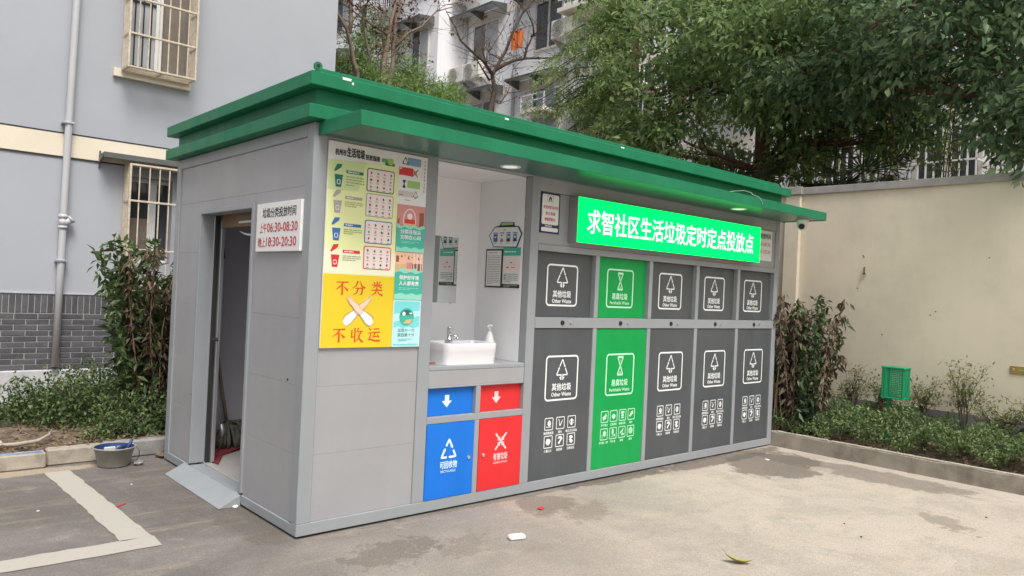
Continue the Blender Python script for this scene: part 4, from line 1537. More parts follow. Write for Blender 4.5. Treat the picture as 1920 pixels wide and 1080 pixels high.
# brush lettering, stroke by stroke on a 100-unit square
BRUSH = {
    '不': [([(6, 86), (94, 88)], (5, 9)), ([(56, 86), (40, 62), (4, 38)], (13, 10, 3)), ([(50, 68), (50, 2)], (12, 14)), ([(62, 58), (92, 32)], (5, 15))],
    '分': [([(42, 96), (30, 66), (3, 46)], (12, 9, 3)), ([(56, 96), (70, 66), (98, 50)], (4, 9, 14)), ([(24, 48), (77, 50)], (6, 8)), ([(77, 52), (73, 12), (56, 4)], (12, 11, 3)), ([(46, 48), (36, 20), (9, 2)], (11, 9, 3))],
    '类': [([(22, 95), (34, 81)], (4, 11)), ([(74, 96), (62, 81)], (11, 4)), ([(9, 72), (91, 74)], (6, 8)), ([(50, 98), (50, 54)], (11, 9)), ([(46, 72), (18, 52)], (9, 3)), ([(54, 72), (86, 54)], (4, 12)),
          ([(6, 38), (94, 40)], (6, 9)), ([(50, 54), (40, 20), (7, 2)], (12, 10, 3)), ([(52, 38), (66, 16), (96, 2)], (5, 9, 15))],
    '收': [([(16, 84), (15, 34), (40, 43)], (10, 9, 4)), ([(38, 97), (38, 3)], (11, 10)), ([(64, 97), (51, 62)], (12, 3)), ([(58, 72), (97, 74)], (6, 8)), ([(82, 72), (66, 26), (41, 2)], (10, 9, 3)), ([(58, 58), (74, 24), (99, 2)], (4, 9, 15))],
    '运': [([(44, 88), (87, 89)], (6, 8)), ([(35, 64), (97, 66)], (6, 9)), ([(60, 64), (46, 36), (80, 38)], (9, 8, 6)), ([(76, 50), (89, 31)], (5, 13)), ([(11, 93), (24, 79)], (5, 12)), ([(7, 60), (27, 62), (20, 36), (12, 18)], (6, 8, 9, 7)), ([(5, 12), (26, 20), (60, 8), (99, 9)], (4, 10, 11, 12))],
}


def brush(P, ch, cx, cy, s, mt):
    for pts, w in BRUSH[ch]:
        pp = [(cx + (a - 50) / 100 * s, cy + (c - 50) / 100 * s) for a, c in pts]
        ww = [q / 100 * s for q in w]
        if len(pp) == 2:
            pp = [pp[0], tuple((Vector(pp[0]) * .5 + Vector(pp[1]) * .5)), pp[1]]
            ww = [ww[0], (ww[0] + ww[1]) / 2, ww[1]]
        P.stroke(pp, ww, mt)


for ch, cx, cy in (('不', 0.222, 1.472), ('分', 0.335, 1.474), ('类', 0.462, 1.476), ('不', 0.214, 1.188), ('收', 0.333, 1.188), ('运', 0.456, 1.190)):
    P = Print((0, -0.006, 0)).layer(3)
    brush(P, ch, cx, cy, 0.092, 'ink_scarlet')
    P.build('brush_character', 'ink_scarlet', po)
# crossed forearms with open hands
P = Print((0, -0.006, 0))


def forearm(sx, z0):
    X = lambda u: 0.340 + sx * u
    P.layer(z0)
    P.poly([(X(-0.105), 1.262 + 0.005), (X(-0.088), 1.300), (X(-0.030), 1.338), (X(-0.008), 1.312), (X(-0.060), 1.252), (X(-0.085), 1.244)], 'sleeve_print')
    P.stroke([(X(-0.108), 1.290), (X(-0.080), 1.316), (X(-0.028), 1.340)], 0.003, 'mauve_print')
    P.stroke([(X(-0.080), 1.243), (X(-0.050), 1.258), (X(-0.006), 1.311)], 0.003, 'mauve_print')
    P.layer(z0 + 1)
    P.poly([(X(-0.032), 1.337), (X(-0.008), 1.311), (X(0.030), 1.344), (X(0.052), 1.372), (X(0.060), 1.402), (X(0.048), 1.398), (X(0.010), 1.378)], 'skin_print')
    for (a, c_, e, g) in ((0.046, 1.385, 0.086, 1.418), (0.040, 1.392, 0.076, 1.424), (0.050, 1.376, 0.084, 1.406), (0.048, 1.368, 0.072, 1.388)):
        P.stroke([(X(a), c_), (X((a + e) / 2), (c_ + g) / 2 + 0.002), (X(e), g)], [0.011, 0.010, 0.004], 'skin_print')
    P.layer(z0 + 2)
    P.stroke([(X(-0.030), 1.338), (X(0.012), 1.379), (X(0.046), 1.399), (X(0.080), 1.426)], 0.0022, 'mauve_print')
    P.stroke([(X(-0.007), 1.310), (X(0.032), 1.344), (X(0.056), 1.372), (X(0.084), 1.410)], 0.0022, 'mauve_print')
    P.stroke([(X(-0.034), 1.336), (X(-0.022), 1.322), (X(-0.010), 1.312)], 0.0025, 'mauve_print')


forearm(1, 3)
forearm(-1, 6)
P.build('crossed_arms_print', 'skin_print', po)
# right-hand column of four small posters
P = Print((0, -0.006, 0))
P.layer(2)
P.rect(0.578, 2.030, 0.799, 2.336, 'paper')
P.layer(3)
for (x0, x1, z0, z1, mt) in ((0.645, 0.748, 2.268, 2.318, 'pblue_grey'), (0.584, 0.690, 2.201, 2.252, 'pred'), (0.650, 0.748, 2.126, 2.172, 'pgreen_light'), (0.584, 0.700, 2.066, 2.104, 'pgrey_light')):
    P.rect(x0, z0, x1, z1, mt)
P.layer(4)
recycle_mark(P, 0.628, 2.272, 2.318, 'ink_black')
hazard_mark(P, 0.705, 2.198, 2.250, 'pbrown')
hourglass_mark(P, 0.625, 2.122, 2.172, 'ink_black', 'paper')
P.layer(4)
tree_mark(P, 0.716, 2.060, 2.110, 'ink_black')
P.rect(0.590, 2.238, 0.600, 2.248, 'paper')
P.dashes(0.588, 2.216, 0.66, 2.226, 1, 'pbrown', 2, .6)
P.dashes(0.59, 2.072, 0.66, 2.082, 1, 'text_grey', 3, .6)
P.dashes(0.635, 2.043, 0.72, 2.050, 1, 'text_grey', 4, .6)
for k in range(9):
    P.rect(0.776, 2.300 - k * 0.024, 0.782, 2.312 - k * 0.024 + (k % 3) * 0.002, 'text_grey')
P.build('sorting_marks_print', 'paper', po)
P = Print((0, -0.006, 0))


def wave(P, x0, x1, zb, zt, amp, n, mt, ph=0.0):
    pts = [(x0, zb), (x1, zb)] + [(x1 - (x1 - x0) * i / n, zt + amp * math.sin(i * 1.3 + ph)) for i in range(n + 1)]
    P.poly(pts, mt)


# pink hall over teal
P.layer(2).rect(0.583, 1.715, 0.799, 2.016, 'ppink')
P.layer(3).disc(0.680, 1.92, 0.05, 'rose_paper', 0.075)
P.layer(4).disc(0.680, 1.92, 0.043, 'ppink', 0.068)
P.layer(5).disc(0.680, 1.945, 0.02, 'rose_paper')
P.rect(0.642, 1.895, 0.722, 1.925, 'pred')
P.rect(0.640, 1.880, 0.724, 1.898, 'ptan')
P.rect(0.755, 1.885, 0.788, 1.975, 'pbrown')
P.rect(0.590, 1.895, 0.602, 1.925, 'pbrown')
wave(P.layer(6), 0.584, 0.799, 1.73, 1.885, 0.008, 16, 'teal_light')
wave(P.layer(7), 0.584, 0.799, 1.73, 1.868, 0.006, 14, 'teal', 1)
P.layer(8).text('分类在指尖', 0.612, 1.832, 0.768, 1.860, 'white_print', 0.02)
P.text('文明在心间', 0.612, 1.796, 0.768, 1.824, 'white_print', 0.02)
P.dashes(0.62, 1.770, 0.76, 1.788, 2, 'teal_light', 5, .4)
wave(P.layer(8), 0.585, 0.799, 1.717, 1.745, 0.006, 14, 'teal_light', 2)
# street scene over green
P.layer(2).rect(0.587, 1.412, 0.798, 1.714, 'ppeach')
P.layer(3).rect(0.592, 1.650, 0.612, 1.690, 'pbrown').rect(0.625, 1.600, 0.668, 1.640, 'ptan').rect(0.672, 1.610, 0.712, 1.650, 'ppink').rect(0.715, 1.60, 0.790, 1.645, 'pbrown')
P.rect(0.590, 1.600, 0.620, 1.635, 'ptan')
for xx in (0.725, 0.750, 0.778):
    P.rect(xx, 1.60, xx + 0.006, 1.712, 'paper')
for k in range(7):
    P.poly([(0.60 + k * 0.026, 1.672 + 0.012 * (k % 3)), (0.616 + k * 0.026, 1.668 + 0.012 * (k % 3)), (0.608 + k * 0.026, 1.690 + 0.008 * (k % 2))], 'pbrown')
wave(P.layer(4), 0.587, 0.798, 1.42, 1.605, 0.012, 12, 'teal_light', 3)
wave(P.layer(5), 0.587, 0.798, 1.42, 1.585, 0.006, 12, 'teal', 1)
P.layer(6).text('保护好环境', 0.620, 1.540, 0.770, 1.568, 'white_print', 0.025)
P.text('人人都有责', 0.620, 1.503, 0.770, 1.531, 'white_print', 0.025)
P.dashes(0.62, 1.472, 0.77, 1.492, 2, 'teal_light', 7, .4)
wave(P.layer(6), 0.588, 0.798, 1.413, 1.450, 0.005, 12, 'teal_light', 2)
# aqua card with a round picture
P.layer(2).rect(0.589, 1.112, 0.797, 1.411, 'aqua_light')
P.layer(3).rrect(0.596, 1.120, 0.790, 1.402, 0.012, 'aqua')
P.layer(4).poly([(0.596, 1.27), (0.79, 1.31), (0.79, 1.345), (0.596, 1.32)], 'aqua_light')
wave(P, 0.597, 0.789, 1.13, 1.235, 0.006, 12, 'aqua_light', 1)
P.layer(5).disc(0.690, 1.303, 0.056, 'teal', 0.056)
P.layer(6).disc(0.690, 1.296, 0.052, 'teal_dark', a0=20, a1=160)
P.poly([(0.665, 1.262), (0.720, 1.258), (0.735, 1.290), (0.690, 1.284)], 'ptan')
P.disc(0.668, 1.322, 0.013, 'paper').disc(0.720, 1.325, 0.012, 'paper', 0.006)
P.layer(7).text('垃圾分一分', 0.626, 1.206, 0.754, 1.230, 'teal_dark', 0.0)
P.text('家园美十分', 0.626, 1.176, 0.754, 1.200, 'teal_dark', 0.0)
P.dashes(0.63, 1.146, 0.74, 1.166, 2, 'teal', 9, .35)
P.build('small_posters_print', 'teal', po)

# --- wash basin with tap
sk = thing('wash_basin', (1.30, 0.20, 0.975), 'white rectangular ceramic wash basin on the niche counter', 'basin')


def rrect3(x0, x1, y0, y1, r, n=6):
    out = []
    for cx, cy, a in ((x1 - r, y0 + r, -90), (x1 - r, y1 - r, 0), (x0 + r, y1 - r, 90), (x0 + r, y0 + r, 180)):
        for k in range(n + 1):
            t = R(a + 90 * k / n)
            out.append((cx + r * math.cos(t), cy + r * math.sin(t)))
    return out


b = MB()
rings = []
for (e, z, r) in ((-0.004, 0.975, .05), (-0.008, 0.985, .05), (0.0, 1.06, .055), (0.002, 1.112, .055), (-0.002, 1.120, .05), (-0.012, 1.121, .045), (-0.018, 1.112, .04), (-0.03, 1.04, .04), (-0.07, 1.005, .03)):
    rings.append([(x, y, z) for x, y in rrect3(1.072 - e, 1.536 + e, 0.048 - e, 0.335 + e, r)])
n = len(rings[0])
b.add([p for rg in rings for p in rg], [(i * n + k, i * n + (k + 1) % n, (i + 1) * n + (k + 1) % n, (i + 1) * n + k) for i in range(len(rings) - 1) for k in range(n)])
b.add(rings[-1], [tuple(range(n))])
b.add(rings[0], [tuple(range(n))])
b.build('bowl', 'ceramic', sk, smooth=True)
b = MB()
fx, fy = 1.275, 0.300
b.lathe((fx, fy, 1.119), [(0.030, 0.0), (0.026, 0.006), (0.018, 0.010), (0.017, 0.060), (0.020, 0.066), (0.020, 0.098), (0.016, 0.104), (0.0, 0.105)], 18)
b.tube([(fx, fy, 1.155), (fx + 0.015, fy - 0.03, 1.160), (fx + 0.028, fy - 0.06, 1.150)], [0.013, 0.012, 0.011], 10)
b.tube([(fx + 0.028, fy - 0.06, 1.150), (fx + 0.029, fy - 0.062, 1.130)], [0.013, 0.013], 10)
b.tube([(fx, fy, 1.205), (fx - 0.012, fy - 0.032, 1.213), (fx - 0.016, fy - 0.045, 1.214)], [0.010, 0.008, 0.007], 8)
b.build('tap', 'chrome', sk, smooth=True)
# --- soap bottle
sb = thing('soap_bottle', (1.635, 0.275, 0.975), 'white pump soap bottle behind the wash basin', 'bottle')
b = MB().lathe((1.635, 0.275, 0.975), [(0.0, 0), (0.043, 0.0), (0.047, 0.01), (0.046, 0.07), (0.040, 0.13), (0.024, 0.185), (0.016, 0.20), (0.016, 0.212), (0.0, 0.213)], 20)
b.build('body', 'white_plastic', sb, smooth=True)
b = MB().tube([(1.635, 0.275, 1.188), (1.635, 0.275, 1.222)], 0.006, 8)
b.cbox(1.618, 1.653, 0.263, 0.287, 1.222, 1.238, 0.003)
b.tube([(1.622, 0.272, 1.231), (1.60, 0.255, 1.230), (1.592, 0.249, 1.216)], [0.007, 0.006, 0.005], 8)
b.build('pump_head', 'white_plastic', sb, smooth=True)
b = MB().lathe((0.995, 0.14, 0.976), [(0.0, 0.012), (0.012, 0.011), (0.018, 0.0)], 9)
b.add([(0.985, 0.12, 0.978), (1.03, 0.11, 0.979), (1.035, 0.13, 0.988), (0.995, 0.15, 0.990)], [(0, 1, 2, 3)])
solo('litter_scrap', b, 'pbrown', (0.995, 0.14, 0.976), 'small brown scrap on the counter left of the basin', 'litter')
# --- mirror on the back wall of the niche
mi = thing('mirror', (1.45, NY, 1.385), 'frameless rectangular mirror on back wall of the wash niche', 'mirror')
MB().box(1.20, 1.548, NY - 0.0035, NY - 0.0005, 1.386, 1.892).build('glass', 'mirror', mi)
b = MB()
for xx in (1.26, 1.49):
    b.cbox(xx, xx + 0.02, NY - 0.008, NY - 0.0036, 1.380, 1.396, 0.001)
b.build('clip', 'chrome', mi)
# --- staff board and notices on the niche side wall
RX = 1.7522
ib = thing('staff_board', (RX, 0.27, 1.83), 'eight-sided pale board with four portrait cards in the wash niche', 'notice board')
b = MB()
hexo = [(0.466, 1.925), (0.412, 1.832), (0.140, 1.826), (0.088, 1.930), (0.130, 1.985), (0.178, 1.990), (0.186, 2.018), (0.330, 2.022), (0.345, 1.996), (0.400, 1.990)]
b.prism(hexo, 0, RX - 0.006, RX - 0.0005)
b.build('board', 'ink_black', ib)
P = Print((RX - 0.006, 0.0, 0.0), 'side')
cxm, czm = -0.277, 1.908
P.poly([(-y * 1 if False else (cxm + (-y - cxm) * 0.955), czm + (z - czm) * 0.93) for y, z in [(0.466, 1.925), (0.412, 1.832), (0.140, 1.826), (0.088, 1.930), (0.130, 1.985), (0.400, 1.990)]], 'aqua_light')
P.layer(2)
P.rect(-0.325, 1.998, -0.190, 2.016, 'pgreen_light')
P.poly([(cxm + (-y - cxm) * 0.93, czm + (z - czm) * 0.90) for y, z in [(0.466, 1.925), (0.412, 1.832), (0.140, 1.826), (0.088, 1.930), (0.130, 1.985), (0.400, 1.990)]], 'paper')
P.layer(3)
P.dashes(-0.300, 1.958, -0.262, 1.968, 1, 'text_grey', 2, .7)
for k in range(4):
    x = -0.412 + k * 0.075
    P.layer(3)
    P.rect(x, 1.936, x + 0.052, 1.943, 'pblue')
    P.rect(x + 0.002, 1.872, x + 0.050, 1.932, ['pblue', 'paper', 'pblue_grey', 'pblue_grey'][k])
    P.layer(4)
    P.disc(x + 0.026, 1.912, 0.010, 'rose_paper', 0.012)
    P.disc(x + 0.026, 1.872, 0.018, ['pblue', 'text_grey', 'ink_black', 'navy'][k], 0.026, a0=0, a1=180)
    P.disc(x + 0.026, 1.916, 0.011, 'ink_black', 0.010, a0=0, a1=180)
    P.layer(3)
    P.dashes(x + 0.006, 1.856, x + 0.046, 1.866, 1, 'text_grey', k, .5)
P.build('portrait_cards', 'paper', ib)
n1 = thing('framed_rules', (RX, 0.39, 1.52), 'black framed white sheet of printed rules in the wash niche', 'notice')
MB().cbox(RX - 0.008, RX - 0.0005, 0.292, 0.492, 1.520, 1.816, 0.001).build('frame', 'ink_black', n1)
P = Print((RX - 0.008, 0.492, 1.52), 'side')
P.rect(0.014, 0.012, 0.186, 0.284, 'paper')
P.layer(2).dashes(0.035, 0.262, 0.165, 0.272, 1, 'text_grey', 2, .5)
P.dashes(0.025, 0.022, 0.175, 0.25, 17, 'text_grey', 3, .28)
P.build('rules_sheet', 'paper', n1)
n2 = thing('green_headed_notice', (RX, 0.19, 1.52), 'notice sheet with teal heading and black foot in the wash niche', 'notice')
MB().box(RX - 0.004, RX - 0.0005, 0.092, 0.290, 1.520, 1.828).build('sheet', 'paper', n2)
P = Print((RX - 0.004, 0.290, 1.52), 'side')
P.rect(0.0, 0.245, 0.198, 0.307, 'teal')
P.rect(0.0, 0.001, 0.198, 0.030, 'ink_black')
P.rect(0.01, 0.12, 0.188, 0.225, 'rose_paper')
P.layer(2)
P.dashes(0.015, 0.268, 0.18, 0.282, 1, 'paper', 2, .7)
P.rect(0.085, 0.188, 0.105, 0.196, 'ink_black').rect(0.045, 0.152, 0.068, 0.160, 'ink_black')
P.dashes(0.10, 0.150, 0.15, 0.160, 1, 'pred', 2, .6).dashes(0.10, 0.172, 0.16, 0.180, 1, 'ppeach', 2, .6)
P.dashes(0.015, 0.040, 0.18, 0.112, 5, 'text_grey', 5, .35)
P.rect(0.018, 0.088, 0.034, 0.096, 'ink_black').rect(0.018, 0.070, 0.034, 0.078, 'ink_black')
P.dashes(0.02, 0.008, 0.18, 0.024, 2, 'pgrey_light', 8, .35)
P.build('notice_print', 'teal', n2)

# --- downlights in the soffit
for (x, y, lab) in ((1.402, -0.139, 'round downlight in the canopy above the wash niche'), (4.173, -0.221, 'round lit downlight in the canopy above the lit green sign')):
    t = thing('downlight', (x, y, 2.352), lab, 'lamp', 'downlights in the canopy')
    MB().lathe((x, y, 2.3568), [(0.052, 0.0), (0.054, -0.004), (0.070, -0.005), (0.074, 0.0)], 28).build('trim_ring', 'white_plastic', t, smooth=True)
    MB().lathe((x, y, 2.3535), [(0.0, 0.0), (0.052, 0.0)], 28).build('lens', 'lamp_white', t)

# --- dome camera
cc = thing('security_camera', (5.20, -0.30, 2.352), 'white dome security camera hanging under the right end of the canopy', 'camera')
cx, cy = 5.235, -0.300
MB().lathe((cx, cy, 2.3565), [(0.0, 0.0), (0.062, 0.0), (0.062, -0.010), (0.055, -0.030), (0.050, -0.045)], 22).build('base', 'white_plastic', cc, smooth=True)
b = MB()
b.lathe((cx, cy, 2.300), [(0.052 * math.sin(R(a)), -0.0 + 0.052 * math.cos(R(a))) for a in range(20, 181, 16)], 22)
b.build('ball', 'white_plastic', cc, smooth=True)
dv = (Vector((-2.0, -4.0, 1.2)) - Vector((cx, cy, 2.300))).normalized()
dv = (dv + Vector((-0.35, -0.05, -0.35))).normalized()
c0 = Vector((cx, cy, 2.300))
MB().tube([c0 + dv * 0.040, c0 + dv * 0.056], [0.030, 0.027], 16).build('lens', 'black', cc)

# --- loose cable on the canopy
b = MB()
pts = [(3.45, -0.10, 2.4385), (3.62, -0.16, 2.45), (3.80, -0.24, 2.462), (3.95, -0.30, 2.490), (4.02, -0.36, 2.500), (4.08, -0.40, 2.485), (4.03, -0.44, 2.46), (4.08, -0.478, 2.44), (4.12, -0.484, 2.41), (4.135, -0.4845, 2.378)]
b.tube(pts, 0.0018, 6)
solo('loose_cable', b, 'pgrey_light', (3.45, -0.10, 2.4385), 'thin pale loose cable drooping over the canopy edge', 'cable', smooth=True)
b = MB()
b.tube([(-0.045, -0.072, 2.437), (-0.02, -0.09, 2.436), (0.0, -0.086, 2.4375), (0.02, -0.082, 2.4365)], 0.0025, 6)

# --- things in the store room
b = MB()
b.add([(0.16, 1.62, 0.088), (0.30, 1.90, 0.0885), (0.52, 2.06, 0.089), (0.46, 2.24, 0.089), (0.18, 2.24, 0.0885), (0.13, 1.9, 0.088)], [(0, 1, 2, 3, 4, 5)])
b.add([(0.16, 1.62, 0.094), (0.30, 1.90, 0.0945), (0.52, 2.06, 0.105), (0.46, 2.24, 0.096), (0.18, 2.24, 0.0945), (0.13, 1.9, 0.094)], [(5, 4, 3, 2, 1, 0)])
b.add([], [])
solo('floor_cloth', b, 'mat_red', (0.3, 1.9, 0.088), 'dark red cloth lying on the kiosk floor inside the door', 'cloth')
mp_ = thing('mop', (0.44, 2.16, 0.09), 'old mop with a dark matted head leaning inside the kiosk door', 'mop')
b = MB()
rd = random.Random(3)
for k in range(70):
    a = rd.uniform(0, 6.283)
    q = rd.uniform(0.3, 1.0)
    ex, ey = 0.47 + 0.15 * q * math.cos(a), 2.16 + 0.11 * q * math.sin(a)
    zt = rd.uniform(0.24, 0.31)
    b.tube([(0.43 + rd.uniform(-.02, .02), 2.17 + rd.uniform(-.02, .02), zt), ((0.45 + ex) / 2 + rd.uniform(-.02, .02), (2.17 + ey) / 2, zt - 0.02 + rd.uniform(-.03, .03)),
            (ex * .9 + .045, ey, rd.uniform(.13, .2)), (ex, ey, 0.092)], [0.012, 0.016, 0.018, 0.012], 5)
b.build('mop_head', 'rag', mp_, smooth=True)
MB().tube([(0.43, 2.17, 0.28), (0.37, 2.20, 0.65), (0.32, 2.24, 1.05)], 0.014, 8).build('handle', 'bark_pale', mp_, smooth=True)
b = MB().tube([(0.36, 2.12, 0.30), (0.30, 2.14, 0.60)], [0.009, 0.008], 8)
b.tube([(0.36, 2.12, 0.30), (0.40, 2.13, 0.12)], [0.02, 0.03], 8)
solo('hand_brush', b, 'alu', (0.40, 2.13, 0.09), 'thin metal handled brush beside the mop inside the door', 'brush', smooth=True)
b = MB().tube([(0.36, 2.31, 1.84), (0.36, 2.27, 1.84), (0.36, 2.265, 1.76)], 0.006, 6)
b.tube([(0.36, 2.265, 1.76), (0.36, 2.265, 1.66)], [0.012, 0.028], 8)
solo('hanging_duster', b, 'cloth_dark', (0.36, 2.265, 1.66), 'small dark object hanging on the wall inside the door', 'duster')
b = MB().tube([(0.14, 1.715, 1.03), (0.10, 1.68, 1.032), (0.10, 1.60, 1.028)], 0.009, 8)
b.build('door_handle', 'black', K, smooth=True)

# ================================================================== loose things on the ground
TBX, TBY = -0.375, 2.345
bk = thing('mixing_tub', (TBX, TBY, 0), 'grey plastic tub with blue inside standing against the kerb', 'tub')
b = MB().lathe((TBX, TBY, 0), [(0.0, 0.004), (0.105, 0.004), (0.110, 0.012), (0.142, 0.140), (0.154, 0.144), (0.156, 0.152), (0.147, 0.154), (0.141, 0.149)], 30)
b.build('outer_shell', 'pail_grey', bk, smooth=True)
b = MB().lathe((TBX, TBY, 0), [(0.140, 0.150), (0.112, 0.025), (0.0, 0.024)], 30)
b.build('inner_shell', 'pail_blue', bk, smooth=True)
b = MB()
b.cbox(-0.465, -0.385, 2.268, 2.288, 0.06, 0.163, 0.004)
solo('paper_packet', b, 'pgrey_light', (-0.425, 2.278, 0.06), 'small pale packet sticking up in the blue tub', 'litter')
b = MB().tube([(-0.34, 2.32, 0.05), (-0.29, 2.30, 0.14), (-0.262, 2.295, 0.205)], [0.018, 0.014, 0.010], 8)
b.tube([(-0.40, 2.37, 0.06), (-0.34, 2.38, 0.13), (-0.28, 2.37, 0.14)], [0.03, 0.032, 0.02], 8)
solo('blue_trowel', b, 'pail_blue', (-0.34, 2.34, 0.05), 'dark blue trowel handle in the grey tub', 'tool', smooth=True)
b = MB().tube([(-0.235, 2.28, 0.145), (-0.22, 2.25, 0.12), (-0.215, 2.27, 0.07), (-0.235, 2.29, 0.03)], 0.003, 5)
b.build('wire_handle', 'black', bk)


def crumple(name, c, r, mt, seed, label, cat, sq=0.6):
    rd = random.Random(seed)
    nu, nv = 9, 6
    vs_, fs = [], []
    for j in range(nv + 1):
        for i in range(nu):
            t, p = 2 * math.pi * i / nu, math.pi * j / nv
            k = r * rd.uniform(0.55, 1.15)
            vs_.append((c[0] + k * math.sin(p) * math.cos(t), c[1] + k * math.sin(p) * math.sin(t), max(0.003, c[2] + r * sq * 0.8 + k * sq * math.cos(p))))
    for j in range(nv):
        for i in range(nu):
            fs.append((j * nu + i, j * nu + (i + 1) % nu, (j + 1) * nu + (i + 1) % nu, (j + 1) * nu + i))
    return solo(name, MB().add(vs_, fs), mt, c, label, cat)


crumple('crumpled_foil', (-0.215, 2.27, 0.0), 0.04, 'foil', 4, 'crumpled silver foil beside the grey tub', 'litter')
crumple('dry_twig_heap', (0.02, 2.44, 0.0), 0.06, 'litter_leaf', 5, 'small heap of dry leaves between kerb and kiosk', 'litter', 0.5)
crumple('paper_scrap', (-0.035, 0.80, 0.0), 0.022, 'litter_white', 6, 'small white paper scrap beside the kiosk ramp', 'litter', 0.4)
crumple('red_paper_scrap', (1.652, -0.343, 0.0), 0.027, 'litter_red', 8, 'small red paper scrap in front of the kiosk', 'litter', 0.4)
crumple('pale_scrap', (4.62, -0.37, 0.0), 0.028, 'litter_white', 9, 'tiny white scrap in the damp corner by the planter kerb', 'litter', 0.3)
b = MB()
th = R(-18)
e = []
for (x, y, z) in [(sx * 0.048, sy * 0.024, z) for z in (0.002, 0.030) for sx in (-1, 1) for sy in (-1, 1)]:
    e.append((x, y, z))
bb = MB().cbox(-0.052, 0.052, -0.026, 0.026, 0.001, 0.032, 0.010)
b.add([(1.084 + x * math.cos(th) - y * math.sin(th), -0.715 + x * math.sin(th) + y * math.cos(th), z) for x, y, z in bb.v], bb.f)
solo('white_carton', b, 'litter_white', (1.084, -0.715, 0), 'small white box lying on the asphalt in front of the kiosk', 'litter')
b = MB()
vs_ = []
for i in range(9):
    t = i / 8
    w = 0.034 * math.sin(math.pi * min(1, t * 1.05 + 0.02)) ** 0.8
    x = (t - 0.5) * 0.165
    z = 0.006 + 0.9 * abs(t - 0.55) ** 2 * 0.16
    for sgn, dz in ((-1, 0.020), (0, 0.0), (1, 0.010)):
        vs_.append((x, sgn * w, z + dz * w / 0.03))
fs = [(i * 3 + k, i * 3 + k + 1, (i + 1) * 3 + k + 1, (i + 1) * 3 + k) for i in range(8) for k in range(2)]
th = R(-52)
b.add([(1.873 + x * math.cos(th) - y * math.sin(th), -1.745 + x * math.sin(th) + y * math.cos(th), z) for x, y, z in vs_], fs)
b.tube([(1.873 + -0.075 * math.cos(th), -1.745 - 0.075 * math.sin(th), 0.05), (1.873 - 0.10 * math.cos(th), -1.745 - 0.10 * math.sin(th), 0.075)], 0.0015, 5)
solo('fallen_leaf', b, 'dry_leaf', (1.873, -1.745, 0), 'curled yellow-green fallen leaf on the asphalt at lower right', 'leaf', smooth=True)
b = MB()
b.add([(-0.655, 1.19, 0.006), (-0.58, 1.248, 0.006), (-0.574, 1.238, 0.006), (-0.645, 1.178, 0.006)], [(0, 1, 2, 3)])
solo('red_tape_scrap', b, 'litter_red', (-0.6, 1.2, 0.005), 'short red strip lying across the painted parking line', 'litter')
rd = random.Random(12)
CRUMBS = [((-1.05, 1.35), 1, 'tiny white crumb inside the painted parking bay'), ((-0.42, 1.70), 1, 'tiny white crumb between parking line and ramp'),
          ((3.2, -1.75), 0, 'upper of two tiny dark crumbs on the pale asphalt'), ((3.0, -1.95), 0, 'lower of two tiny dark crumbs on the pale asphalt'), ((4.3, -2.3), 0, 'tiny dark crumb at the far right of the pale asphalt')]
for (x, y), white, lab in CRUMBS:
    n = 6
    r = rd.uniform(0.006, 0.011)
    b = MB()
    pts = [(x + r * rd.uniform(.6, 1.2) * math.cos(6.283 * i / n), y + r * rd.uniform(.6, 1.2) * math.sin(6.283 * i / n)) for i in range(n)]
    b.prism(pts, 2, 0.001, 0.006)
    solo('pebble', b, 'litter_white' if white else 'twig', (x, y, 0), lab, 'crumb', 'crumbs on the asphalt')

# ================================================================== green litter basket
gb_ = thing('litter_basket', (5.98, -0.935, 0.1), 'green perforated litter basket on a post in the hedge', 'basket')
gx, gy = 5.98, -0.985
b = MB()
for sgn in (-1, 1):
    b.cbox(gx - 0.02, gx + 0.02, gy + sgn * 0.002 + 0.060 - 0.018, gy + 0.060 + 0.018, 0.10, 0.60, 0.003) if sgn > 0 else None
b.build('post', 'basket_green', gb_)
b = MB()
y0, y1, z0, z1, x0, x1 = gy - 0.105, gy + 0.105, 0.605, 0.895, gx - 0.08, gx + 0.08
for yy in (y0, y1 - 0.014):
    for xx in (x0, x1 - 0.014):
        b.cbox(xx, xx + 0.014, yy, yy + 0.014, z0, z1, 0.002)
b.cbox(x0 - 0.008, x1 + 0.008, y0 - 0.008, y1 + 0.008, z1, z1 + 0.018, 0.003)
b.cbox(x0 - 0.004, x1 + 0.004, y0 - 0.004, y1 + 0.004, z0 - 0.012, z0, 0.003)
b.cbox(x0 - 0.003, x0 + 0.006, gy + 0.055, gy + 0.080, z0, z1, 0.001)
b.build('basket_frame', 'basket_green', gb_)


def mesh_sheet(b, axis, c, a0, a1, z0, z1, pitch=0.018, w=0.0085):
    n = int((a1 - a0) / pitch)
    for i in range(n + 1):
        a = a0 + (a1 - a0) * i / n
        lo, hi = a - w / 2, a + w / 2
        if axis == 0:
            b.box(c - 0.0008, c + 0.0008, lo, hi, z0, z1)
        else:
            b.box(lo, hi, c - 0.0008, c + 0.0008, z0, z1)
    n = int((z1 - z0) / pitch)
    for i in range(n + 1):
        z = z0 + (z1 - z0) * i / n
        if axis == 0:
            b.box(c + 0.001, c + 0.0025, a0, a1, z - w / 2, z + w / 2)
        else:
            b.box(a0, a1, c + 0.001, c + 0.0025, z - w / 2, z + w / 2)


b = MB()
mesh_sheet(b, 0, x0 + 0.004, y0, y1, z0, z1)
mesh_sheet(b, 0, x1 - 0.006, y0, y1, z0, z1)
mesh_sheet(b, 1, y0 + 0.004, x0, x1, z0, z1)
mesh_sheet(b, 1, y1 - 0.006, x0, x1, z0, z1)
b.build('mesh_sides', 'basket_green', gb_)

# ================================================================== plants in the beds
def arr(l):
    return np.array(l, float)


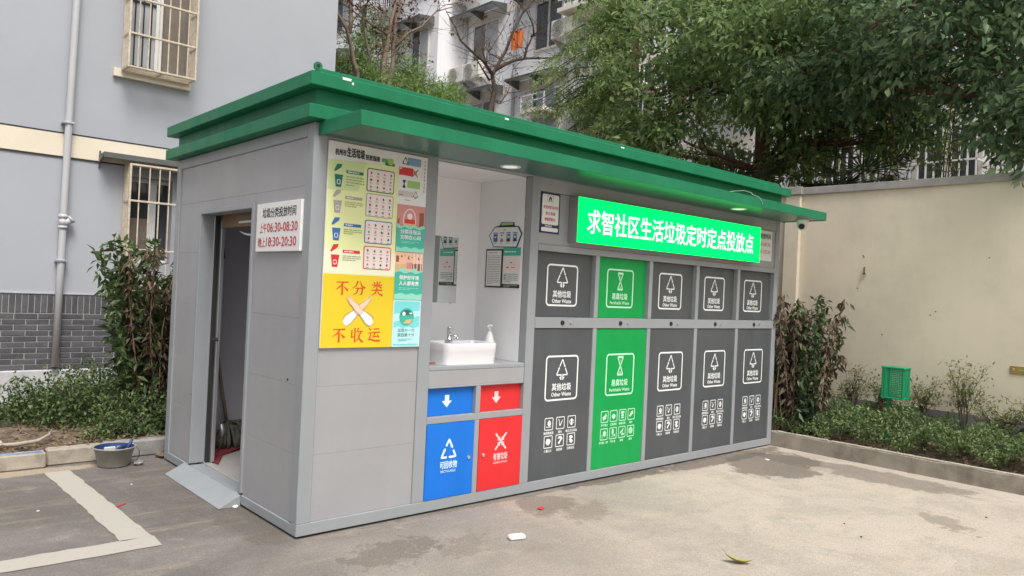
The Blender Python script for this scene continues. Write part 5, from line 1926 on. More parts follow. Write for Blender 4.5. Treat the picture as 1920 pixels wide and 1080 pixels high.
def shrub_leaves(stems, per_m, lmin, lmax, wr, droop, out=0.06):
    """leaves along stems (lists of points)"""
    B, A = [], []
    for pts in stems:
        pts = [np.array(p, float) for p in pts]
        for p, q in zip(pts[:-1], pts[1:]):
            n = max(1, int(per_m * np.linalg.norm(q - p)))
            t = rng.random((n, 1))
            B.append(p + (q - p) * t)
            d = (q - p) / (np.linalg.norm(q - p) + 1e-9)
            A.append(rand_unit(n) * 0.9 + d * 0.35 + np.array([0, 0, -droop]))
    B, A = np.concatenate(B), np.concatenate(A)
    n = len(B)
    L_ = lmin + (lmax - lmin) * rng.random(n)
    nrm = np.array([0, 0, 1.0]) + 0.6 * rng.normal(size=(n, 3))
    return B + rand_unit(n) * out * rng.random((n, 1)), A, nrm, L_, L_ * wr


def stem_set(base, n, spread, h0, h1, lean=(0, 0), top=None):
    out = []
    for _ in range(n):
        x = base[0] + random.gauss(0, spread[0])
        y = base[1] + random.gauss(0, spread[1])
        h = random.uniform(h0, h1)
        lx, ly = lean[0] + random.gauss(0, 0.10), lean[1] + random.gauss(0, 0.10)
        pts = []
        for i in range(6):
            t = i / 5
            pts.append((x + lx * t * h + 0.03 * math.sin(t * 5 + x * 9), y + ly * t * h, base[2] + h * t))
        out.append(pts)
    return out


def plant(name, base, label, cat, stems, mt, per_m, lmin, lmax, wr, droop, r=(0.006, 0.0025), smt='stem_green', group=None, extra=None, **kw):
    t = thing(name, base, label, cat, group)
    b = MB()
    for s in stems:
        k = len(s)
        b.tube(s, [r[0] + (r[1] - r[0]) * i / (k - 1) for i in range(k)], 5)
    b.build('stems', smt, t, smooth=True)['kind'] = 'stuff'
    foliage('foliage', t, mt, *shrub_leaves(stems, per_m, lmin, lmax, wr, droop), **kw)
    if extra:
        st2, m2, pm2, a, c_, w2, d2 = extra
        foliage('dry_foliage', t, m2, *shrub_leaves(st2, pm2, a, c_, w2, d2))
    return t


# tall laurel, green towards the left, withered on the right
st_g = stem_set((0.05, 3.55, 0.10), 16, (0.075, 0.16), 1.0, 1.75, (-0.02, 0))
st_g += [[(0.0, 3.5, 0.1), (-0.04, 3.45, 0.8), (-0.09, 3.42, 1.30), (-0.15, 3.40, 1.62), (-0.19, 3.40, 1.82)],
         [(0.0, 3.5, 0.1), (-0.03, 3.45, 0.9), (-0.07, 3.4, 1.4), (-0.11, 3.38, 1.56)]]
plant('laurel_shrub', (-0.02, 3.5, 0.1), 'tall green big-leaved laurel shrub left of the kiosk', 'shrub', st_g, 'leaf_shrub', 85, 0.075, 0.14, 0.36, 0.35, (0.010, 0.004))
st_d = stem_set((0.30, 3.45, 0.10), 20, (0.10, 0.15), 1.1, 1.74, (0.02, 0))
plant('withered_shrub', (0.28, 3.45, 0.1), 'tall half-withered brown leaved shrub close to the kiosk left corner', 'shrub', st_d, 'leaf_dead', 115, 0.06, 0.125, 0.28, 1.3, (0.009, 0.004), 'dry_stem',
      extra=(stem_set((0.25, 3.35, 0.10), 12, (0.12, 0.10), 0.9, 1.78), 'leaf_shrub', 42, 0.07, 0.125, 0.34, 0.5))
# low shrubs in the left bed
LOW = [((-0.62, 3.95), 0.42, 0.30, 0.40, 'loose low green shrub at left edge of the soil bed'), ((-0.28, 3.62), 0.40, 0.28, 0.42, 'bushy low green shrub under the downspout'),
       ((0.02, 3.18), 0.36, 0.24, 0.36, 'low green shrub in front of the laurel'), ((-0.18, 2.86), 0.30, 0.15, 0.20, 'creeping green shrub just behind the kerb and tub'),
       ((0.30, 2.95), 0.28, 0.18, 0.30, 'low green shrub against the kiosk left corner'), ((-0.05, 4.35), 0.45, 0.26, 0.46, 'low green shrub at the foot of the white plinth')]
for (x, y), rx, ry, h, lab in LOW:
    t = thing('low_shrub', (x, y, 0.1), lab, 'shrub', 'low shrubs in the left bed')
    n = int(3600 * rx * h * 4)
    u = rand_unit(n)
    u[:, 2] = np.abs(u[:, 2])
    r = 0.35 + 0.75 * rng.random((n, 1)) ** 0.7
    lump = 1 + 0.22 * np.sin(u[:, :1] * 8 + x * 9) * np.sin(u[:, 1:2] * 7 + y * 5)
    base = arr([x, y, 0.10]) + u * r * lump * arr([rx, ry, h])
    foliage('foliage', t, 'leaf_low', base, rand_unit(n) + arr([0, 0, 0.3]), arr([0, 0, 1.]) + 0.6 * rng.normal(size=(n, 3)), 0.028 + 0.03 * rng.random(n), 0.016 + 0.010 * rng.random(n))
    b = MB()
    for k in range(14):
        a = random.uniform(0, 6.28)
        q = random.uniform(.3, .8)
        b.tube([(x, y, 0.08), (x + rx * .5 * q * math.cos(a), y + ry * .5 * q * math.sin(a), 0.1 + h * .5), (x + rx * q * math.cos(a), y + ry * q * math.sin(a), 0.1 + h * .9)], [0.006, 0.004, 0.002], 4)
    b.build('stems', 'twig', t)['kind'] = 'stuff'
# leaf litter on the left bed
t = thing('leaf_litter', (-0.9, 2.9, 0.12), 'dry leaves and clods scattered over the left soil bed', 'leaf litter')
del t['category']
t['category'] = 'leaf litter'
n = 1000
base = np.stack([-1.7 + 2.2 * rng.random(n), 2.62 + 1.2 * rng.random(n) ** 1.5, 0.125 + 0.02 * rng.random(n)], 1)
foliage('dry_leaves', t, 'litter_leaf', base, rand_unit(n) * arr([1, 1, .2]), arr([0, 0, 1.]) + 0.4 * rng.normal(size=(n, 3)), 0.02 + 0.05 * rng.random(n), 0.01 + 0.02 * rng.random(n))
b = MB()
b.tube([(-1.08, 2.78, 0.15), (-0.96, 2.74, 0.152), (-0.82, 2.76, 0.16), (-0.73, 2.84, 0.185), (-0.70, 2.90, 0.215)], [0.010, 0.016, 0.015, 0.012, 0.004], 6)
solo('palm_sheath', b, 'kerb_stone', (-0.9, 2.76, 0.15), 'long pale curved dry frond stalk lying on the soil', 'debris', smooth=True)
b = MB().cbox(-1.11, -1.04, 2.80, 2.86, 0.14, 0.17, 0.006)
solo('broken_tile', b, 'concrete_pale', (-1.07, 2.83, 0.14), 'pale broken tile piece on the soil at the left edge', 'debris')
rd = random.Random(33)
for k in range(4):
    x, y = rd.uniform(-1.2, -0.5), rd.uniform(2.7, 3.3)
    a = rd.uniform(0, 3.14)
    l = rd.uniform(.06, .16)
    b = MB().tube([(x, y, .14), (x + l * math.cos(a), y + l * math.sin(a), .15 + rd.uniform(0, .05))], [0.004, 0.002], 5)
    solo('dry_stick', b, 'dry_stem', (x, y, .14), ['thin dry stick', 'short dry stick', 'long dry stick', 'crooked dry stick'][k] + ' lying on the left soil bed', 'stick', 'dry sticks on the soil', smooth=True)

# hedge in the right bed
hd_ = thing('hedge', (5.85, -1.6, 0.12), 'low dense dark green hedge in front of the beige wall', 'hedge')
n = 36000
yy = 0.10 - 4.6 * rng.random(n)
xx = 5.47 + 0.80 * rng.random(n)
top = 0.30 + 0.06 * np.sin(yy * 3.1 + 0.6) * np.sin(xx * 5) + 0.05 * np.sin(yy * 8.3 + xx * 6) + 0.05 * np.sin(yy * 17 + 1) - 0.9 * (xx - 5.86) ** 2 * (xx < 5.86)
top = np.where(yy > -0.35, top * 0.62, top)
hh = top * (0.25 + 0.80 * rng.random(n) ** 0.35)
base = np.stack([xx, yy, 0.11 + np.maximum(hh, 0.01)], 1)
foliage('foliage', hd_, 'leaf_hedge', base, rand_unit(n) + arr([-0.2, 0, 0.35]), arr([-.25, 0, 1.]) + 0.7 * rng.normal(size=(n, 3)), 0.022 + 0.026 * rng.random(n), 0.011 + 0.008 * rng.random(n))
b = MB()
for k in range(130):
    y, x = random.uniform(-4.5, 0.0), random.uniform(5.55, 6.25)
    b.tube([(x, y, 0.09), (x + random.uniform(-.08, .08), y + random.uniform(-.08, .08), 0.36)], [0.005, 0.002], 4)
b.build('stems', 'twig', hd_)['kind'] = 'stuff'
t = thing('bed_litter', (5.6, -0.4, 0.13), 'dry brown leaves scattered on the soil of the right bed', 'leaf litter')
n = 900
base = np.stack([5.47 + 0.9 * rng.random(n), 0.3 - 3.5 * rng.random(n) ** 1.6, 0.135 + 0.02 * rng.random(n)], 1)
foliage('dry_leaves', t, 'litter_leaf', base, rand_unit(n) * arr([1, 1, .25]), arr([0, 0, 1.]) + 0.5 * rng.normal(size=(n, 3)), 0.03 + 0.05 * rng.random(n), 0.012 + 0.02 * rng.random(n))

# withered plant next to the kiosk end
st_r = stem_set((5.80, 0.0, 0.12), 24, (0.12, 0.16), 1.05, 1.52, (0, 0.0)) + \
    [[(5.85, -0.20, 0.12), (5.87, -0.30, 0.6), (5.88, -0.37, 1.05), (5.88, -0.42, 1.35), (5.88, -0.47, 1.55)],
     [(5.85, -0.22, 0.12), (5.87, -0.34, 0.7), (5.88, -0.44, 0.98), (5.88, -0.49, 0.92)],
     [(5.80, 0.10, 0.12), (5.80, 0.15, 0.8), (5.80, 0.20, 1.45), (5.80, 0.16, 1.60)]]
plant('withered_bay_plant', (5.8, 0.0, 0.12), 'tall withered brown shrub between kiosk end and beige wall', 'shrub', st_r, 'leaf_withered', 105, 0.06, 0.13, 0.32, 1.5, (0.008, 0.0035), 'dry_stem',
      extra=(stem_set((5.75, 0.0, 0.12), 18, (0.12, 0.14), 0.9, 1.48), 'leaf_bay', 95, 0.06, 0.12, 0.34, 1.0))
b = MB()
for k in range(16):
    y = random.uniform(-0.12, 0.16)
    x = random.uniform(5.5, 5.75)
    b.tube([(x, y, 0.12), (x + random.uniform(-.05, .05), y + random.uniform(-.06, .06), random.uniform(.5, 1.1))], [0.007, 0.004], 5)
t = thing('dry_canes', (5.62, 0.02, 0.12), 'bundle of bare dry canes beside the kiosk right corner', 'canes')
b.build('canes', 'dry_stem', t)

# sparse nandina bushes in front of the wall
NAN = [((6.25, -0.45), 0.72, 0.16, 'sparse nandina bush left of the green basket'), ((6.28, -0.78), 0.66, 0.12, 'small sparse nandina right behind the withered shrub'), ((6.25, -1.17), 0.66, 0.14, 'small brownish nandina just right of the green basket'),
       ((6.25, -1.52), 0.86, 0.20, 'tallest sparse nandina with bare forked stems by the wall'), ((6.2, -1.82), 0.58, 0.22, 'broad sparse nandina near the yellow wall plate'), ((6.2, -2.2), 0.60, 0.2, 'sparse nandina at the right edge of the picture')]
for (x, y), h, sp, lab in NAN:
    t = thing('nandina_bush', (x, y, 0.12), lab, 'shrub', 'sparse bushes in front of the wall')
    b = MB()
    tips = []
    for k in range(5):
        a = random.uniform(-1, 1)
        p0 = Vector((x + random.gauss(0, .03), y + random.gauss(0, .03), 0.1))
        p1 = p0 + Vector((random.uniform(-.04, .04), a * sp * .4, h * random.uniform(.45, .62)))
        b.tube([p0, (p0 + p1) / 2 + Vector((0, random.uniform(-.02, .02), 0)), p1], [0.007, 0.006, 0.005], 5)
        for j in range(4):
            p2 = p1 + Vector((random.uniform(-.08, .06), random.uniform(-1, 1) * sp, random.uniform(.05, max(.1, h - (p1.z - 0.1)))))
            pm = (p1 + p2) / 2 + Vector((0, random.uniform(-.03, .03), 0.02))
            b.tube([p1, pm, p2], [0.004, 0.003, 0.0015], 4)
            for q in (pm, p2):
                for _ in range(3):
                    q2 = q + Vector((random.uniform(-.06, .06), random.uniform(-.07, .07), random.uniform(-.01, .06)))
                    b.tube([q, q2], [0.0018, 0.001], 3)
                    tips.append(tuple(q2))
    b.build('stems', 'twig', t)['kind'] = 'stuff'
    tp = arr(tips)
    foliage('foliage', t, 'leaf_nandina', *clusters(tp, rand_unit(len(tp)), 5, 0.024, 0.048, 0.40, 0.1, 0.9, 0.04))

# ================================================================== background apartment block
TX, WXF, WY = 14.0, 12.93, 17.0           # main face, wing face, wing side wall
tw = thing('background_apartment_block', (TX, 8, 0), 'pale grey apartment block with awnings far behind the trees', 'building')
TH = 19.0
MB().box(TX, TX + 9, -16, WY, 0, TH).build('main_wall', 'tower_wall', tw)
MB().box(WXF, TX + 9, WY, 44, 0, TH).build('wing_wall', 'tower_wall', tw)
FL = 2.69
for k in range(7):
    z = 8.02 - FL * 2 + FL * k - 0.12
    MB().box(TX - 0.02, TX, -16, WY - 0.01, z, z + 0.24).build('floor_band', 'tower_cream', tw)


def far_window(x, y0, y1, z0, z1, mt='pane_pale', frame=True):
    w = MB().box(x - 0.03, x - 0.005, y0, y1, z0, z1).build('window', 'recess_brown', tw)
    f = MB()
    t = 0.07
    ym = (y0 + y1) / 2
    for (a, c_, d, e) in ((y0 - t, y1 + t, z1, z1 + t), (y0 - t, y1 + t, z0 - t, z0), (y0 - t, y0, z0, z1), (y1, y1 + t, z0, z1), (ym - .03, ym + .03, z0, z1)):
        f.box(x - 0.06, x - 0.002, a, c_, d, e)
    f.build('frame', 'win_frame', w)
    MB().box(x - 0.04, x - 0.031, y0, ym - .03, z0, z1).build('pane', mt, w)
    MB().box(x - 0.04, x - 0.031, ym + .03, y1, z0, z1).build('pane', 'pane_dark', w)
    return w


def far_awning(x, y0, y1, z, dep=0.62):
    f = MB()
    t = 0.035
    for yy in (y0, (y0 + y1) / 2, y1 - t):
        f.prism([(x - 0.01, z - 0.30), (x - 0.01, z), (x - dep, z - 0.10), (x - dep, z - 0.15)], 1, yy, yy + t)
    f.box(x - dep - .02, x - dep, y0, y1, z - 0.16, z - 0.09)
    o = f.build('window_awning', 'awning_grey', tw)
    f = MB()
    f.add([(x - 0.01, y0, z + 0.012), (x - 0.01, y1, z + 0.012), (x - dep - .03, y1, z - 0.085), (x - dep - .03, y0, z - 0.085),
           (x - 0.01, y0, z + 0.004), (x - 0.01, y1, z + 0.004), (x - dep - .03, y1, z - 0.093), (x - dep - .03, y0, z - 0.093)],
          [(0, 1, 2, 3), (7, 6, 5, 4), (3, 2, 6, 7), (0, 3, 7, 4), (1, 5, 6, 2)])
    f.build('sheet', 'polycarb', o)


def far_cage(x, y0, y1, z0, z1, dep=0.5, pitch=0.14):
    f = MB()
    t = 0.03
    n = max(2, int((y1 - y0) / pitch))
    for i in range(n + 1):
        yy = y0 + (y1 - y0) * i / n
        f.box(x - dep, x - dep + t * .7, yy - t / 2, yy + t / 2, z0, z1)
    for zz in np.linspace(z0, z1, max(2, int((z1 - z0) / 0.45))):
        f.box(x - dep - .01, x - dep + t, y0, y1, zz - t / 2, zz + t / 2)
        for yy in (y0, y1):
            f.box(x - dep, x, yy - t / 2, yy + t / 2, zz - t / 2, zz + t / 2)
    f.box(x - dep, x, y0, y1, z0 - 0.02, z0)
    f.build('window_cage', 'win_white', tw)


# columns of windows on both faces; sills 3.66, 6.35, 9.04, 11.73
cols_main = [(15.05, 16.30, True), (12.10, 13.20, True), (8.6, 9.9, False), (5.2, 6.6, False), (2.4, 3.7, False), (0.75, 1.85, False), (-2.0, -0.6, False), (-5.0, -3.6, False)]
for sill in (0.97, 3.66, 6.35, 9.04, 11.73, 14.42):
    for i, (y0, y1, awn) in enumerate(cols_main):
        far_window(TX, y0, y1, sill, sill + 1.42, 'pane_pale' if (i + int(sill)) % 2 else 'pane_dark')
        if awn:
            far_awning(TX, y0 - 0.35, y1 + 0.75, sill + 1.86)
        elif 3 < sill < 12:
            far_cage(TX, y0 - 0.1, y1 + 0.1, sill - 0.15, sill + 1.5)
    for i, (y0, y1) in enumerate(((17.55, 18.45), (19.3, 20.6), (23.0, 24.2), (26.0, 27.2))):
        far_window(WXF, y0, y1, sill, sill + 1.44, 'pane_pale')
        if i != 1:
            far_awning(WXF, y0 - 0.30, y1 + 0.9, sill + 1.75)
        else:
            far_cage(WXF, y0 - 0.1, y1 + 0.2, sill - 0.2, sill + 1.5)
for (x, y) in ((TX - 0.06, 16.75), (TX - 0.06, 14.15), (TX - 0.06, 10.6), (TX - 0.06, 4.4)):
    MB().tube([(x, y, 0), (x, y, TH)], 0.055, 8).build('downpipe', 'pvc_pipe', tw, smooth=True)
# balcony ledges
for (y0, y1, z) in ((12.0, 13.0, 7.0), (8.3, 11.6, 7.05), (8.3, 11.6, 9.75)):
    f = MB().box(TX - 0.75, TX, y0, y1, z - 0.12, z)
    o = f.build('ledge', 'tower_cream', tw)
    f = MB()
    for zz in (z + 0.22, z + 0.40):
        f.box(TX - 0.74, TX - 0.71, y0, y1, zz, zz + 0.03)
    for i in range(int((y1 - y0) / 0.5) + 1):
        f.box(TX - 0.74, TX - 0.71, y0 + i * 0.5, y0 + i * 0.5 + 0.03, z, z + 0.40)
    f.build('rail', 'win_white', o)
f = MB().box(TX - 0.05, TX - 0.035, 12.35, 13.05, 6.4, 7.75)
f.build('violet_panel', 'tower_violet', tw)


def aircon(y, z, x=None, lab=''):
    x = x or TX
    t = thing('air_conditioner', (x - 0.45, y, z), lab, 'air conditioner', 'air conditioners on the far facade')
    MB().cbox(x - 0.62, x - 0.28, y - 0.41, y + 0.41, z, z + 0.55, 0.02).build('case', 'ac_case', t)
    b = MB()
    cy, cz = y + 0.12, z + 0.275
    for r in (0.08, 0.15, 0.22):
        pts = [(x - 0.63, cy + r * math.cos(R(a)), cz + r * math.sin(R(a))) for a in range(0, 361, 20)]
        b.tube(pts, 0.012, 5)
    for a in range(0, 180, 45):
        b.tube([(x - 0.63, cy + .23 * math.cos(R(a)), cz + .23 * math.sin(R(a))), (x - 0.63, cy - .23 * math.cos(R(a)), cz - .23 * math.sin(R(a)))], 0.008, 4)
    b.build('fan_grille', 'ac_grille', t)
    for yy in (y - 0.3, y + 0.3):
        MB().prism([(x, z - 0.35), (x, z - 0.001), (x - 0.62, z - 0.001), (x - 0.62, z - 0.03)], 1, yy, yy + 0.03).build('bracket', 'ac_grille', t)
    return t


aircon(16.55, 8.48, lab='left air conditioner of the pair under the far window')
aircon(15.70, 8.48, lab='right air conditioner of the pair under the far window')
aircon(16.45, 11.28, lab='air conditioner above the far awning near the top edge')
aircon(11.55, 8.95, lab='air conditioner half hidden by the soft needled tree')


def laundry(name, y, z, w, h, mt, lab, cat, x=13.2):
    b = MB()
    n = 8
    vs_ = []
    for j in range(6):
        for i in range(n + 1):
            vs_.append((x + 0.05 * math.sin(i * 1.7 + j * .4), y - w * i / n, z - h * j / 5))
    b.add(vs_, [(j * (n + 1) + i, j * (n + 1) + i + 1, (j + 1) * (n + 1) + i + 1, (j + 1) * (n + 1) + i) for j in range(5) for i in range(n)])
    b.tube([(x, y + 0.15, z + 0.02), (x, y - w - 0.15, z + 0.02)], 0.01, 5)
    solo(name, b, mt, (x, y, z), lab, cat, smooth=True)


laundry('hanging_cloth', 7.15, 7.0, 0.20, 0.75, 'cloth_red', 'red cloth hanging in front of the far block among leaves', 'laundry')
laundry('hanging_cloth', 6.65, 6.9, 0.45, 0.7, 'cloth_blue', 'pale blue cloth hanging beside the red cloth among leaves', 'laundry')
laundry('hanging_cloth', 13.55, 9.45, 0.55, 0.55, 'cloth_orange', 'orange cloth on the far balcony beside bare branches', 'laundry')
laundry('hanging_cloth', 21.3, 12.0, 0.30, 1.0, 'cloth_dark', 'dark clothes hanging high on the far block at left', 'laundry', 12.4)
laundry('hanging_cloth', 18.4, 12.55, 0.45, 0.6, 'cloth_red', 'red cloth hanging at top edge above the bare trunks', 'laundry', 12.4)

# ================================================================== trees
def tree_thing(name, base, label, cat='tree'):
    return thing(name, base, label, cat)


def broadleaf(name, base, label, trunk, blobs, dens, mt, lmin, lmax, bark='bark_red', per=8, twigs=60, wr=0.46, droop=0.5):
    t = tree_thing(name, base, label)
    b = MB()
    pts = [base] + trunk
    k = len(pts)
    r0 = 0.17
    b.tube(pts, [r0 * (1 - 0.55 * i / (k - 1)) for i in range(k)], 12)
    b.build('trunk', bark, t, smooth=True)
    b = MB()
    for bl in blobs:
        c_ = Vector(bl[:3])
        st = min(pts[1:], key=lambda p: (Vector(p) - c_).length)
        lp = limb(b, st, c_, 0.045, 0.018, 7, 0.10)
        for _ in range(7):
            u = Vector(rand_unit(1)[0])
            e = c_ + Vector((u.x * bl[3], u.y * bl[4], u.z * bl[5])) * 0.85
            limb(b, random.choice(lp[2:]), e, 0.014, 0.004, 5, 0.12, 4)
    b.build('limbs', bark, t, smooth=True)
    P_, D_ = blob_points(blobs, dens)
    foliage('crown', t, mt, *clusters(P_, D_, per, lmin, lmax, wr, droop, 0.85, 0.09))
    return t


broadleaf('broadleaf_tree', (8.9, 2.32, 0.0), 'large dark broadleaf tree with reddish trunk behind the kiosk right end',
          [(8.92, 2.33, 2.0), (8.9, 2.30, 3.6), (8.95, 2.38, 5.2), (9.0, 2.3, 7.4)],
          [(8.3, 3.7, 4.85, 0.9, 0.95, 0.6), (8.2, 2.4, 5.7, 1.2, 1.1, 0.8), (7.8, 1.4, 5.1, 1.0, 1.0, 0.7), (8.8, 4.0, 6.0, 1.1, 1.0, 0.8), (8.0, 0.7, 5.8, 1.2, 1.0, 0.8),
           (8.8, 2.9, 6.5, 1.0, 1.2, 0.6), (8.7, 1.6, 4.0, .7, .6, .4), (8.6, 0.5, 4.15, .6, .7, .4), (8.0, 1.2, 4.35, 0.8, 0.8, 0.35), (8.3, 4.5, 4.35, 0.55, 0.55, 0.4), (9.6, 3.4, 5.6, 1.0, 1.3, 0.9), (9.4, 1.2, 5.4, 1.0, 1.2, 0.8), (8.1, 3.25, 4.05, .7, .65, .5), (8.0, 4.0, 3.95, .6, .6, .4), (8.2, 1.9, 4.6, 0.6, 0.6, 0.4), (8.6, 0.9, 3.9, .5, .7, .35), (9.0, 2.9, 3.6, .5, .5, .5), (8.7, 0.15, 3.8, .45, .6, .35), (8.9, 1.85, 3.6, .4, .45, .35)],
          470, 'leaf_dark', 0.06, 0.17)
broadleaf('broadleaf_tree', (7.6, -1.9, 0.0), 'dark glossy broadleaf tree overhanging the beige wall at upper right',
          [(7.6, -1.9, 2.0), (7.55, -1.85, 3.8), (7.5, -1.8, 5.5)],
          [(7.0, -1.0, 4.6, 0.9, 0.8, 0.7), (6.9, -1.8, 4.1, 0.8, 0.7, 0.75), (7.3, -0.2, 5.0, 0.9, 0.8, 0.8), (7.2, -1.6, 5.3, 1.1, 0.9, 0.8), (6.6, -2.2, 3.6, 0.5, 0.5, 0.55), (7.6, 0.3, 4.4, 0.7, 0.7, 0.5), (8.3, -0.6, 4.6, 0.9, 1.0, 0.6), (8.4, -1.5, 4.0, 0.8, 0.8, 0.6), (6.7, -1.75, 3.45, 0.4, 0.3, 0.45), (7.4, 0.9, 4.6, 0.7, 0.7, 0.45), (6.45, -1.95, 3.0, 0.16, 0.16, 0.28), (9.0, 0.2, 4.3, 0.8, 0.6, 0.4)],
          440, 'leaf_dark_b', 0.06, 0.165)
broadleaf('broadleaf_tree', (10.6, 7.2, 0.0), 'dark broadleaf tree whose crown fills the top middle above the canopy',
          [(10.6, 7.2, 3.0), (10.5, 7.1, 6.0), (10.5, 7.0, 8.0)],
          [(9.6, 6.9, 8.55, 0.9, 1.0, 0.6), (9.9, 6.0, 8.3, 1.0, 1.1, 0.7), (10.2, 7.6, 8.8, 0.9, 1.0, 0.6), (10.0, 5.0, 8.5, 1.2, 1.2, 0.9), (10.2, 4.4, 7.2, 1.0, 0.8, 0.8)],
          350, 'leaf_dark', 0.07, 0.17)

# soft needled tree with drooping sprays
ct = tree_thing('soft_needle_tree', (9.3, 5.35, 0.0), 'yellow-green tree with drooping feathery sprays behind the kiosk roof')
b = MB()
b.tube([(9.3, 5.35, 0), (9.3, 5.36, 3), (9.28, 5.38, 6), (9.3, 5.4, 9.5)], [0.17, 0.15, 0.12, 0.05], 12)
b.build('trunk', 'bark_red', ct, smooth=True)
b = MB()
SB, SA = [], []
for k in range(84):
    z = random.uniform(4.3, 7.3)
    a = random.uniform(0.9, 3.3)
    ln = random.uniform(0.9, 2.9) * (1.0 if z < 6.7 else 0.7)
    p0 = Vector((9.3, 5.38, z))
    p1 = p0 + Vector((math.cos(a) * 0.45, math.sin(a), 0.10)) * ln
    p1.z -= 0.10 * ln * ln
    pm = (p0 + p1) / 2 + Vector((0, 0, 0.12 * ln))
    b.tube([p0, pm, p1], [0.018, 0.011, 0.004], 5)
    for j in range(46):
        t_ = random.uniform(0.15, 1.0)
        q = (p0.lerp(pm, t_ * 2) if t_ < .5 else pm.lerp(p1, t_ * 2 - 1)) + Vector((random.gauss(0, .05), random.gauss(0, .05), random.gauss(0, .03)))
        d = Vector((random.gauss(0, .6), random.gauss(0, .6), -0.55 - random.random() * 0.6)).normalized()
        for i in range(7):
            SB.append(tuple(q + d * 0.05 * i))
            SA.append(tuple(d * 0.8 + Vector((random.gauss(0, .5), random.gauss(0, .5), random.gauss(0, .3)))))
b.build('limbs', 'twig', ct, smooth=True)
SB, SA = arr(SB), arr(SA)
n = len(SB)
foliage('crown', ct, 'leaf_conifer', SB, SA, rand_unit(n), 0.07 + 0.07 * rng.random(n), 0.012 + 0.010 * rng.random(n))

# bare trees
TE = [[(5.34, 5.24), (5.34, 5.66), (5.41, 5.99), (5.45, 6.33), (5.52, 6.63), (5.6, 6.83), (5.64, 7.22)], [(5.47, 5.27), (5.54, 5.63), (5.55, 6.04), (5.58, 6.42), (5.67, 6.71), (5.77, 6.92), (5.91, 7.3)], [(4.8, 5.28), (4.69, 5.47), (4.6, 5.75), (4.49, 5.98), (4.3, 6.16), (4.08, 6.39), (3.88, 6.6)], [(4.59, 5.95), (4.64, 6.13), (4.63, 6.55), (4.65, 6.91)], [(4.58, 5.99), (4.37, 6.26), (4.29, 6.45)], [(5.19, 5.28), (4.98, 5.68), (4.84, 6.08), (4.75, 6.35), (4.67, 6.56)], [(5.38, 6.13), (5.12, 6.22), (4.83, 6.32), (4.6, 6.42), (4.46, 6.5)], [(5.54, 5.63), (5.72, 5.83), (5.98, 6.04)], [(5.56, 5.94), (5.81, 6.26), (6.07, 6.44), (6.37, 6.81), (6.82, 7.03)], [(5.31, 5.89), (5.29, 6.2), (5.19, 6.53), (5.01, 6.66)]]
TF = [[(8.35, 5.39), (8.4, 5.61), (8.45, 5.86), (8.37, 6.15), (8.48, 6.34), (8.74, 6.78), (8.91, 7.21), (9.2, 7.75), (9.51, 8.11), (9.83, 8.57)], [(8.37, 6.15), (8.11, 6.39), (7.83, 6.51), (7.5, 6.68), (7.37, 6.92), (7.13, 7.19)], [(8.45, 6.28), (8.7, 6.46), (8.94, 6.59), (9.26, 6.7), (10.08, 6.9), (10.56, 7.23)], [(9.26, 6.7), (9.35, 6.98), (9.53, 7.3), (9.76, 7.51), (10.02, 7.7)], [(9.53, 7.3), (9.51, 7.54), (9.33, 7.81), (9.05, 7.97)], [(8.29, 6.01), (8.03, 6.19), (7.85, 6.31), (7.72, 6.48)], [(8.17, 6.36), (8.06, 6.68), (8.07, 6.99)], [(8.63, 6.52), (8.25, 6.61), (8.59, 7.12), (8.85, 7.6)], [(8.4, 5.61), (8.56, 5.55), (8.73, 5.82), (8.8, 6.34)]]


def bare_tree(name, label, y, polys, trunks, radii, mt, tmt, leafmt, nleaf, groundx):
    t = tree_thing(name, (groundx, y, 0), label)
    ends, allp = [], []
    for i, pl in enumerate(polys):
        b = MB()
        pts = []
        for j, (x, z) in enumerate(pl):
            dy = (0.22 * math.sin(i * 2.1 + 0.5) * j / len(pl)) * (1 if i >= 1 else 0.5)
            pts.append((x, y + dy, z))
        if i in trunks:
            pts = [(groundx + (pl[0][0] - groundx) * 0.25, y, 0.0), (groundx + (pl[0][0] - groundx) * .55, y, 2.2), (groundx + (pl[0][0] - groundx) * .85, y, 4.1)] + pts
        r0, r1 = radii[i]
        k = len(pts)
        b.tube(pts, [r0 + (r1 - r0) * q / (k - 1) for q in range(k)], 8)
        b.build('trunk' if i in trunks else 'limb', mt, t, smooth=True)
        allp += [Vector(p) for p in pts if p[2] > 5.4]
        ends.append(Vector(pts[-1]))
    b = MB()
    tips = []
    for p in allp:
        for _ in range(3):
            d = Vector((random.gauss(0, .6), random.gauss(0, .5), random.uniform(-.1, .9))).normalized()
            q = p
            for s in range(4):
                q2 = q + d * random.uniform(.10, .2) + Vector((random.gauss(0, .04), random.gauss(0, .04), random.gauss(0, .03)))
                b.tube([q, q2], [0.007 - 0.0013 * s, 0.0058 - 0.0013 * s], 4, cap=False)
                if s > 0 and random.random() < .6:
                    e = q2 + Vector((random.gauss(0, .13), random.gauss(0, .1), random.gauss(0.03, .1)))
                    b.tube([q2, e], [0.003, 0.0015], 3, cap=False)
                    tips.append(tuple(e))
                q = q2
            tips.append(tuple(q))
    b.build('twigs', tmt, t)['kind'] = 'stuff'
    tp = arr(tips)
    sel = rng.permutation(len(tp))[:nleaf]
    foliage('crown', t, leafmt, *clusters(tp[sel], rand_unit(len(sel)), 6, 0.05, 0.085, 0.55, 0.7, 0.9, 0.08))
    return t


